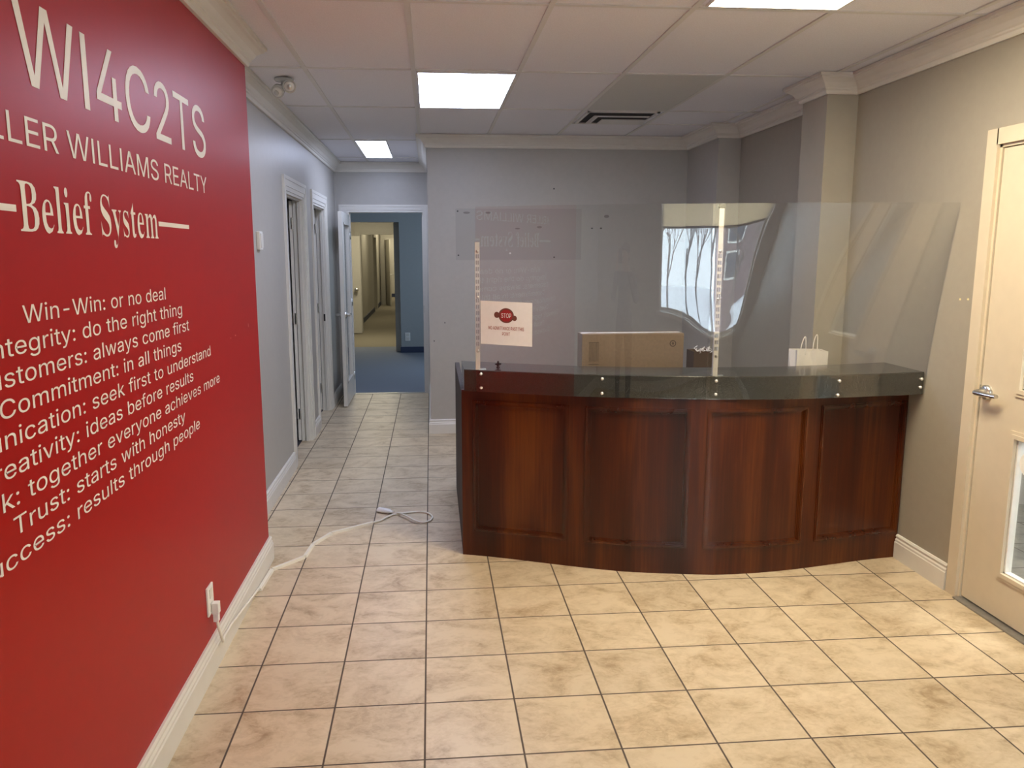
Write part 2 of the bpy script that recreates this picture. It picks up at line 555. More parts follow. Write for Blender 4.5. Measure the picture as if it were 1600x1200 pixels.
obj('pane', MB().box(WX0 + .12, WX1 - .12, FY - .35, FY - .33, WZ0 + .12, WZ1 - .12), 'pane', w1)
bl = thing('roller_blind', 'beige roller blind half lowered over the front window', 'blind', ((WX0 + WX1) / 2, FY, WZ1))
M['blind'] = translucent('beige_roller_blind', (0.88, 0.76, 0.58))
obj('fabric', MB().box(WX0 + .14, WX1 - .14, FY - .12, FY - .1, 5.85, WZ1 - .12), 'blind', bl)
obj('bottom_bar', MB().tube([(WX0 + .14, FY - .11, 5.85), (WX1 - .14, FY - .11, 5.85)], .04), 'sidewood', bl, True)

# outer shell of the building (rooms beyond), no daylight leaks in
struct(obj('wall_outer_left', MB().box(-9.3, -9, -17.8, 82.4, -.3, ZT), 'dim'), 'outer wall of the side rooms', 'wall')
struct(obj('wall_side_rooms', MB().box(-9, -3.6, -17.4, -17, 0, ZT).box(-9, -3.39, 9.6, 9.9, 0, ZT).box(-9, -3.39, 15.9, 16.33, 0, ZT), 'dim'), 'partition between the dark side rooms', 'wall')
struct(obj('wall_lobby', MB().box(14, 14.3, -17.8, 16.4, -.3, ZT).box(8.1, 14, 2.0, 2.4, 0, ZT), 'wall'), 'lobby walls beyond the beige door', 'wall')
g = MB().box(8.1, 9.4, FY - .4, FY, 0, ZT).box(12.6, 14, FY - .4, FY, 0, ZT).box(9.4, 12.6, FY - .4, FY, 6.6, ZT)
area('lobby_fill_light', (11, -5, 7.9), (2, 4), 60, (1.0, 0.96, 0.88), (0, 0, -1))  # unseen light added to brighten the lobby floor behind the door glass
struct(obj('wall_lobby_front', g, 'wall'), 'lobby front wall with a glazed opening added for daylight', 'wall')
w2 = sthing('lobby_light_opening', 'unseen full height window added to light the lobby', 'window', (11, FY, 0))  # glazed opening added to let sky light into the lobby
g = MB().box(9.4, 9.55, FY - .3, FY, 0, 6.6).box(12.45, 12.6, FY - .3, FY, 0, 6.6).box(9.55, 12.45, FY - .3, FY, 6.45, 6.6).box(9.55, 12.45, FY - .3, FY, 0, .15).box(10.95, 11.05, FY - .3, FY, .15, 6.45)
obj('window_frame', g, 'alu', w2)
obj('pane', MB().box(9.55, 12.45, FY - .2, FY - .18, .15, 6.45), 'pane', w2)

# crown moulding, one mitred run round the room
CP = [(XL, -17.0), (XL, -10.9), (-2.58, -10.9), (-2.58, .42), (XL, .42), (XL, YD), (.08, YD), (.08, YB), (7.17, YB), (7.17, 7.13), (XR, 7.13),
      (XR, 2.72), (7.17, 2.72), (7.17, 1.79), (XR, 1.79), (XR, -17.0)]
PR = [(0, 7.74), (.045, 7.74), (.06, 7.765), (.06, 7.80), (.085, 7.815), (.085, 7.84), (.11, 7.86), (.15, 7.92), (.21, 7.965),
      (.25, 7.985), (.255, 8.01), (.285, 8.015), (.285, ZC + .01), (0, ZC + .01)]
struct(obj('trim_2', MB().strip(CP, PR), 'crown'), 'white crown moulding round the room', 'moulding')
BP = [(0, 0), (.062, 0), (.062, .27), (.052, .285), (.052, .315), (.036, .335), (.036, .352), (.045, .362), (.045, .378), (.028, .40), (0, .40)]


def base(name, runs, label):
    g = MB()
    for r in runs:
        g.strip(r, BP)
    struct(obj(name, g, 'trim'), label, 'baseboard')


base('baseboard_accent', [[(XL, -17), (XL, -10.9), (XA, -10.9), (XA, .42), (XL, .42)]], 'cream baseboard along the red wall')
base('baseboard_left', [[(XL, .42), (XL, A0 - .38)], [(XL, A1 + .33), (XL, B0 - .33)], [(XL, B1 + .33), (XL, YD)]], 'white baseboard along the hall wall')
base('baseboard_back', [[(.08, YD - .02), (.08, YB), (7.17, YB), (7.17, 7.13), (XR, 7.13), (XR, 2.72), (7.17, 2.72), (7.17, 1.79), (XR, 1.79), (XR, .5)]], 'white baseboard behind the desk')
base('baseboard_right', [[(XR, -.40), (XR, R1 + .21)], [(XR, R0 - .21), (XR, -17)]], 'cream baseboard along the right wall')
base('baseboard_front', [[(XR, FY), (XL, FY)]], 'white baseboard along the front wall')


def casing_y(mb, x, side, y0, y1, z1, w, t):
    """door casing on a wall facing +-X: three stepped strips"""
    for (a, b, d) in ((0, .3, .55), (.3, .75, .8), (.75, 1, 1.0)):
        xa, xb = sorted((x, x + side * t * d))
        mb.box(xa, xb, y0 - w * b, y0 - w * a, 0, z1 + w * b)
        mb.box(xa, xb, y1 + w * a, y1 + w * b, 0, z1 + w * b)
        mb.box(xa, xb, y0 - w * a, y1 + w * a, z1 + w * a, z1 + w * b)
    return mb


def lever(mb, c, nrm, along, L=.32):
    """round rose and lever handle; nrm = out of the leaf, along = where the lever points"""
    c, nrm, along = Vector(c), Vector(nrm), Vector(along)
    mb.lathe(c, nrm, [(0, .105), (.03, .105), (.05, .09), (.06, .05), (.15, .045)])
    q = c + nrm * .15
    mb.tube([q - along * .04, q, q + along * L * .5, q + along * L + nrm * -.02], [.045, .05, .042, .036], 10, .8)


# door 1: beige metal door in the right wall
d1 = sthing('door_1', 'beige metal door with two glass panels and a lever handle', 'door', (XR, (R0 + R1) / 2, 0))
g = MB()
for (a, b, t) in ((0, .21, .045),):
    g.box(XR - t, XR, R1 + a - .02, R1 + b - .02, 0, 6.42 + b - .02).box(XR - t, XR, R0 - b + .02, R0 - a + .02, 0, 6.42 + b - .02)
    g.box(XR - t, XR, R0 - a, R1 + a, 6.42 + a - .02, 6.42 + b - .02)
g.box(XR, 8.1, R1 - .06, R1, 0, 6.42).box(XR, 8.1, R0, R0 + .06, 0, 6.42).box(XR, 8.1, R0, R1, 6.36, 6.42)
obj('casing', g, 'doorpaint', d1)
LX0, LX1 = XR + .02, XR + .15
ly0, ly1, lz0, lz1 = R0 + .075, R1 - .075, .05, 6.345
gy0, gy1 = -3.83, -2.70
gz = ((.68, 2.575), (3.19, 5.75))
g = MB().box(LX0, LX1, ly0, gy0, lz0, lz1).box(LX0, LX1, gy1, ly1, lz0, lz1)
g.box(LX0, LX1, gy0, gy1, lz0, gz[0][0]).box(LX0, LX1, gy0, gy1, gz[0][1], gz[1][0]).box(LX0, LX1, gy0, gy1, gz[1][1], lz1)
leaf = obj('leaf', g, 'doorpaint', d1)
for z0, z1 in gz:
    g = MB()
    for (a, b, t) in ((-.02, .035, .035), (.035, .08, .02)):
        g.box(LX0 - t, LX0 + .01, gy1 + a, gy1 + b, z0 - b, z1 + b).box(LX0 - t, LX0 + .01, gy0 - b, gy0 - a, z0 - b, z1 + b)
        g.box(LX0 - t, LX0 + .01, gy0 - a, gy1 + a, z0 - b, z0 - a).box(LX0 - t, LX0 + .01, gy0 - a, gy1 + a, z1 + a, z1 + b)
    obj('lite_frame', g, 'doorpaint', leaf)
    g = MB().box(LX0 + .02, LX1 - .02, gy1 - .04, gy1, z0, z1).box(LX0 + .02, LX1 - .02, gy0, gy0 + .04, z0, z1)
    g.box(LX0 + .02, LX1 - .02, gy0, gy1, z0, z0 + .035).box(LX0 + .02, LX1 - .02, gy0, gy1, z1 - .035, z1)
    obj('glazing_stop', g, 'white', leaf)
    obj('pane', MB().box(LX0 + .06, LX0 + .075, gy0, gy1, z0, z1), 'pane', leaf)
g = MB()
lever(g, (LX0, -2.10, 3.07), (-1, 0, 0), (0, -1, 0), .34)
g.box(LX0 - .02, LX0 + .05, R1 - .085, R1 - .06, 2.98, 3.16)
obj('handle', g, 'steel', leaf, True, 40)
obj('threshold', MB().box(XR - .10, 8.1, R0 + .05, R1 - .05, 0, .025, .008), 'alu', d1)
st = obj('round_sticker', MB(((LX0 + .055), -2.91, 2.25)).lathe((LX0 + .058, -2.91, 2.25), (-1, 0, 0), [(0, .16), (.004, .16)], 28), 'white')
tag(st, 'round white sticker on the lower glass of the beige door', 'sticker')

# door 2: glazed door standing open at the end of the hall
d2 = sthing('door_2', 'white glazed door standing open at the end of the hall', 'door', ((E0 + E1) / 2, YD, 0))
g = MB()
w = .34
for (a, b, d) in ((0, .3, .03), (.3, .75, .045), (.75, 1, .06)):
    g.box(E0 - w * b, E0 - w * a, YD - d, YD, 0, 6.39 + w * .76 * b).box(E1 + w * a * .6, E1 + w * b * .58, YD - d, YD, 0, 6.39 + w * .76 * b)
    g.box(E0 - w * a, E1 + w * a * .6, YD - d, YD, 6.39 + w * .76 * a, 6.39 + w * .76 * b)
obj('casing', g, 'trim', d2)
g = MB().box(E0 - .06, E0, YD - .02, YD + .42, 0, 6.45).box(E1, E1 + .06, YD - .02, YD + .42, 0, 6.45).box(E0, E1, YD - .02, YD + .42, 6.39, 6.45)
g.box(E0, E0 + .03, YD + .15, YD + .25, 0, 6.39).box(E1 - .03, E1, YD + .15, YD + .25, 0, 6.39)
obj('jamb', g, 'trim', d2)
obj('strike_plate', MB().box(E1 - .006, E1, YD + .05, YD + .12, 2.9, 3.15), 'dark', d2)
obj('threshold', MB().box(E0, E1, YD - .03, YD + .1, 0, .02, .005), 'steel', d2)
hx0, hx1, hy0, hy1 = E0 - .10, E0 + .02, 13.45, 15.86
g = MB().box(hx0, hx1, hy0, hy0 + .36, .03, 6.3).box(hx0, hx1, hy1 - .36, hy1, .03, 6.3)
g.box(hx0, hx1, hy0 + .36, hy1 - .36, .03, .78).box(hx0, hx1, hy0 + .36, hy1 - .36, 5.94, 6.3)
leaf2 = obj('leaf', g, 'trim', d2)
g = MB()
for xs in (hx0 - .015, hx1 + .015):
    xa, xb = min(xs, xs + (.02 if xs < E0 - .04 else -.02)), max(xs, xs + (.02 if xs < E0 - .04 else -.02))
    g.box(xa, xb, hy0 + .33, hy0 + .38, .75, 5.97).box(xa, xb, hy1 - .38, hy1 - .33, .75, 5.97)
    g.box(xa, xb, hy0 + .33, hy1 - .33, .74, .80).box(xa, xb, hy0 + .33, hy1 - .33, 5.92, 5.98)
obj('lite_frame', g, 'trim', leaf2)
obj('pane', MB().box(E0 - .045, E0 - .035, hy0 + .36, hy1 - .36, .78, 5.94), 'pane', leaf2)
g = MB()
lever(g, (hx1, hy0 + .17, 3.02), (1, 0, 0), (0, 1, 0), .36)
lever(g, (hx0, hy0 + .17, 3.02), (-1, 0, 0), (0, 1, 0), .36)
obj('handle', g, 'steel', leaf2, True, 40)
g = MB()
for z in (.7, 3.3, 5.6):
    g.tube([(E0 + .02, YD - .05, z - .13), (E0 + .02, YD - .05, z + .13)], .03)
obj('hinge', g, 'steel', leaf2, True)


# doors 3 and 4: plain white doorways of the hall wall
def side_door(name, label, y0, y1, angle):
    d = sthing(name, label, 'door', (XL, (y0 + y1) / 2, 0))
    obj('casing', casing_y(MB(), XL, 1, y0, y1, ZD, .33, .055), 'trim', d)
    g = MB().box(-3.385, XL + .01, y0, y0 + .06, 0, ZD).box(-3.385, XL + .01, y1 - .06, y1, 0, ZD).box(-3.385, XL + .01, y0 + .06, y1 - .06, ZD - .06, ZD)
    g.box(-3.27, -3.19, y0 + .06, y0 + .10, 0, ZD - .06).box(-3.27, -3.19, y1 - .10, y1 - .06, 0, ZD - .06).box(-3.27, -3.19, y0 + .1, y1 - .1, ZD - .10, ZD - .06)
    obj('jamb', g, 'trim', d)
    # leaf hung on the far jamb, swung right back into the dark room
    L, th = y1 - y0 - .14, .075
    c, s_ = math.cos(angle), math.sin(angle)
    hx, hy = -3.395, y1 - .09
    vs = [(hx - u * s_ - v * c, hy - u * c + v * s_, z) for u in (0, L) for v in (0, -th) for z in (.03, ZD - .08)]
    lf = obj('leaf', MB().add(vs, [(0, 1, 3, 2), (4, 6, 7, 5), (0, 4, 5, 1), (2, 3, 7, 6), (0, 2, 6, 4), (1, 5, 7, 3)]), 'trim', d)
    for z in (.75, 3.3, 5.75):
        g = MB().tube([(-3.40, hy - .03, z - .14), (-3.40, hy - .03, z + .14)], .022)
        g.box(-3.52, -3.40, hy - .012, hy - .004, z - .14, z + .14)
        obj('hinge', g, 'steel', lf, True, 40)
    obj('strike_plate', MB().box(-3.36, -3.29, y0 + .058, y0 + .064, 2.9, 3.15), 'steel', d)
    return d


side_door('door_3', 'nearer white doorway in the hall wall, its door open into a dark room', A0, A1, math.radians(166))
d4 = side_door('door_4', 'farther white doorway in the hall wall, next to the glazed door', B0, B1, math.radians(166))
obj('latch_hole', MB().box(-3.25, -3.20, B1 - .106, B1 - .098, 2.88, 3.1), 'dark', d4)

# ------------------------------------------------------------------ rooms beyond the hall
HY = 27.8
g = MB().box(-1.41, 4, HY, HY + .5, 0, ZT).box(-9, -1.41, HY, HY + .5, 6.52, ZT)
struct(obj('wall_office', g, 'bluewall'), 'slate blue wall and header beyond the hall doorway', 'wall')
struct(obj('wall_office_side', MB().box(4, 4.3, YD, 82, 0, ZT), 'bluewall'), 'office side wall', 'wall')
struct(obj('wall_corridor_right', MB().box(-1.70, -1.41, HY + .5, 82, 0, ZT), 'cream'), 'right corridor wall', 'wall')
struct(obj('baseboard_office', MB().box(-1.42, 4, HY - .04, HY, 0, .30).box(-1.45, -1.41, HY - .04, HY + .5, 0, .30), 'vinylbase'), 'dark blue rubber baseboard', 'baseboard')
CY = 39.0
g = MB().box(-9, -4.35, CY, CY + .4, 0, ZT).box(-4.35, -1.7, CY, CY + .4, 6.25, ZT)
struct(obj('wall_corridor_front', g, 'cream'), 'cream wall around the corridor opening', 'wall')
g = MB().box(-5.2, -4.8, CY + .4, 46, 0, ZT).box(-5.2, -4.8, 46, 57.5, 0, ZT).box(-5.2, -4.8, 60.4, 66, 0, ZT).box(-5.2, -4.8, 57.5, 60.4, 6.4, ZT)
g.box(-9, -4.75, 66, 66.4, 0, ZT).box(-9, -1.7, 80, 82, 0, ZT).box(-4.8, -4.4, 66.0, 66.4, 0, ZT).box(-4.4, -1.7, 66, 66.4, 6.45, ZT)
struct(obj('wall_corridor_left', g, 'cream'), 'cream corridor walls receding to the far end', 'wall')
g = MB().box(-4.8, -4.75, CY + .4, 57.2, 0, .35).box(-4.8, -4.75, 60.7, 66, 0, .35).box(-4.4, -1.7, 79.95, 80, 0, .4)
struct(obj('baseboard_corridor', g, 'vinylbase'), 'dark baseboard along the corridor', 'baseboard')
d5 = sthing('door_5', 'cream framed opening into the long corridor', 'door', (-3, CY, 0))
g = MB()
for (a, b, d) in ((0, .3, .04), (.3, 1, .07)):
    w = .3
    g.box(-4.35 - w * b, -4.35 - w * a, CY - d, CY, 0, 6.25 + w * b).box(-4.35 - w * a, -1.7, CY - d, CY, 6.25 + w * a, 6.25 + w * b)
g.box(-4.35, -4.27, CY - .02, CY + .42, 0, 6.25).box(-4.27, -1.7, CY - .02, CY + .42, 6.17, 6.25)
obj('casing', g, 'cream', d5)
d6 = sthing('door_6', 'cream glazed door with a round knob standing open beyond the hall', 'door', (-5.4, 37.6, 0))
g = MB().box(-6.7, -6.3, 37.55, 37.68, .05, 6.05).box(-4.75, -4.2, 37.55, 37.68, .05, 6.05).box(-6.3, -4.75, 37.55, 37.68, .05, .85).box(-6.3, -4.75, 37.55, 37.68, 5.7, 6.05)
lf = obj('leaf', g, 'cream', d6)
obj('pane', MB().box(-6.3, -4.75, 37.6, 37.62, .85, 5.7), 'pane', lf)
obj('knob', MB().lathe((-4.48, 37.55, 2.75), (0, -1, 0), [(0, .09), (.03, .1), (.05, .05), (.1, .05), (.14, .12), (.22, .13), (.27, .06)]), 'steel', lf, True, 50)
d7 = sthing('door_7', 'lit cream doorway on the left side of the corridor', 'door', (-4.8, 59, 0))
obj('casing', casing_y(MB(), -4.8, 1, 57.5, 60.4, 6.4, .35, .08), 'cream', d7)
d8 = sthing('door_8', 'farthest cream door with a lever handle, open at the corridor end', 'door', (-3, 66, 0))
g = MB().box(-4.65, -4.4, 65.92, 66, 0, 6.7).box(-4.4, -1.7, 65.92, 66, 6.45, 6.75).box(-4.4, -4.3, 65.95, 66.42, 0, 6.45)
obj('casing', g, 'cream', d8)
lf = obj('leaf', MB().add([(-4.3 + a * .55 + b * .12, 66.3 - a * 2.5 + b * .03, z) for a in (0, 1) for b in (0, 1) for z in (.05, 6.3)],
                          [(0, 1, 3, 2), (4, 6, 7, 5), (0, 4, 5, 1), (2, 3, 7, 6), (0, 2, 6, 4), (1, 5, 7, 3)]), 'cream', d8)
g = MB()
lever(g, (-3.72, 63.98, 3.0), (0.3, -.9, 0), (.9, .3, 0), .5)
obj('handle', g, 'steel', lf, True, 40)
d9 = sthing('door_9', 'door edge with a lever handle on the right side of the corridor', 'door', (-1.75, 38, 0))
lf = obj('leaf', MB().box(-1.80, -1.71, 35.6, 38, .05, 6.2), 'sidewood', d9)
g = MB()
lever(g, (-1.80, 37.7, 2.9), (-1, 0, 0), (0, -1, 0), .4)
obj('handle', g, 'steel', lf, True, 40)
sk = thing('wall_socket', 'white wall socket low on the slate blue wall beyond the doorway', 'socket', (-1.08, HY, .81))
obj('plate', MB().box(-1.21, -.95, HY - .03, HY, .60, 1.02, .01), 'white', sk)
obj('outlet', MB().box(-1.15, -1.01, HY - .045, HY - .03, .84, .97, .005), 'trim', sk)
obj('outlet', MB().box(-1.15, -1.01, HY - .045, HY - .03, .65, .78, .005), 'trim', sk)

# ------------------------------------------------------------------ ceiling lights, vent, emergency lamp
M['cool'] = lamp_material('cool_white_diffuser', LAMP_COOL, POW_COOL)
M['cool_hall'] = lamp_material('cool_white_diffuser_hall', LAMP_COOL, POW_HALL)
M['warm'] = lamp_material('warm_white_diffuser', LAMP_WARM, POW_WARM)


def ceiling_light(x0, x1, y0, y1, m, label):
    t = thing('ceiling_light', label, 'ceiling light', ((x0 + x1) / 2, (y0 + y1) / 2, ZC), 'recessed ceiling lights')
    f = .03
    g = MB().box(x0 - f, x0, y0 - f, y1 + f, ZC - .012, ZC + .018).box(x1, x1 + f, y0 - f, y1 + f, ZC - .012, ZC + .018)
    g.box(x0, x1, y0 - f, y0, ZC - .012, ZC + .018).box(x0, x1, y1, y1 + f, ZC - .012, ZC + .018)
    obj('frame', g, 'tbar', t)
    obj('diffuser', MB().box(x0, x1, y0, y1, ZC - .004, ZC + .018), m, t)


ceiling_light(-.03, 1.65, 2.06, 5.31, 'cool', 'bright cool white ceiling light before the hallway, in front of the desk')
ceiling_light(-1.87, -1.05, 10.5, 14.3, 'cool_hall', 'small cool white ceiling light in the hallway by the far doorway')
ceiling_light(3.67, 5.35, -5.2, -1.92, 'warm', 'warm white ceiling light at the top edge, near the right wall')

t = obj('ceiling_panel', MB((4.45, 3.7, ZC)).box(3.57, 5.33, 1.97, 5.41, ZC + .004, ZC + .018), 'darktile')
tag(t, 'darker grey ceiling panel right in front of the air vent', 'ceiling panel')
vt = thing('air_vent', 'white square ceiling air vent with L-shaped slots', 'vent', (4.45, 6.35, ZC))
v0, v1, u0, u1 = 3.62, 5.24, 5.53, 7.15
z = ZC - .02
g = MB().box(v0, v1, u0, u0 + .06, z, ZC + .02).box(v0, v0 + .06, u0, u1, z, ZC + .02).box(v1 - .06, v1, u0, u1, z, ZC + .02).box(v0, v1, u1 - .06, u1, z, ZC + .02)
obj('flange', g, 'tbar', vt)
obj('slot_shade', MB().box(v0 + .06, v1 - .06, u0 + .06, u1 - .06, ZC + .005, ZC + .02), 'dark', vt)  # flat near-black plate standing for the shade inside the slots
for (a, b, ya, yb) in ((.24, .36, .48, .62), (.52, 1.50, .96, 1.5)):
    g = MB()
    if b < 1:
        g.box(v0 + a, v1 - .1, u0 + ya, u0 + yb, z, z + .012).box(v0 + a, v0 + b, u0 + yb, u1 - .06, z, z + .012)
        g.box(v0 + a + .04, v0 + a + .06, u0 + ya + .04, u1 - .1, z, ZC + .01)
    else:
        g.box(v0 + a, v1 - .06, u0 + ya, u1 - .06, z, z + .015)
        g.box(v0 + .9, v0 + .94, u0 + 1.1, u0 + 1.14, z, ZC + .01)
    obj('louver', g, 'tbar', vt)

el = thing('emergency_light', 'clear plastic twin-head emergency light on the ceiling by the red wall', 'emergency light', (-2.36, 2.72, ZC))
obj('base', MB().lathe((-2.42, 2.78, ZC), (0, 0, -1), [(0, .17), (.02, .17), (.04, .15), (.05, .06), (.08, .05)]), 'clearplastic', el, True, 40)
for (c, ax) in (((-2.50, 2.70, ZC - .20), (-.25, -.75, -.6)), ((-2.30, 2.62, ZC - .15), (.15, -.95, -.28))):
    c, ax = Vector(c), Vector(ax).normalized()
    h = obj('lamp_head', MB().lathe(c - ax * .10, ax, [(.02, .04), (.04, .08), (.08, .105), (.15, .115), (.17, .115), (.17, .095), (.155, .09)]).tube([(-2.42, 2.78, ZC - .05), c - ax * .06], .03), 'clearplastic', el, True, 40)
    obj('lens', MB().lathe(c + ax * .065, ax, [(0, .09), (.03, .08), (.045, .04)]), 'white', h, True, 40)
    obj('bulb', MB().lathe(c + ax * .11, ax, [(0, .045), (.02, .045), (.03, .02)]), 'steel', h, True, 40)

th = thing('thermostat', 'small white thermostat on the hall wall beside the red wall', 'thermostat', (XL, 3.33, 5.22))
obj('housing', MB().box(XL, XL + .07, 3.2, 3.47, 5.05, 5.40, .015), 'white', th)
obj('cover', MB().box(XL + .07, XL + .085, 3.23, 3.44, 5.09, 5.36, .006), 'trim', th)

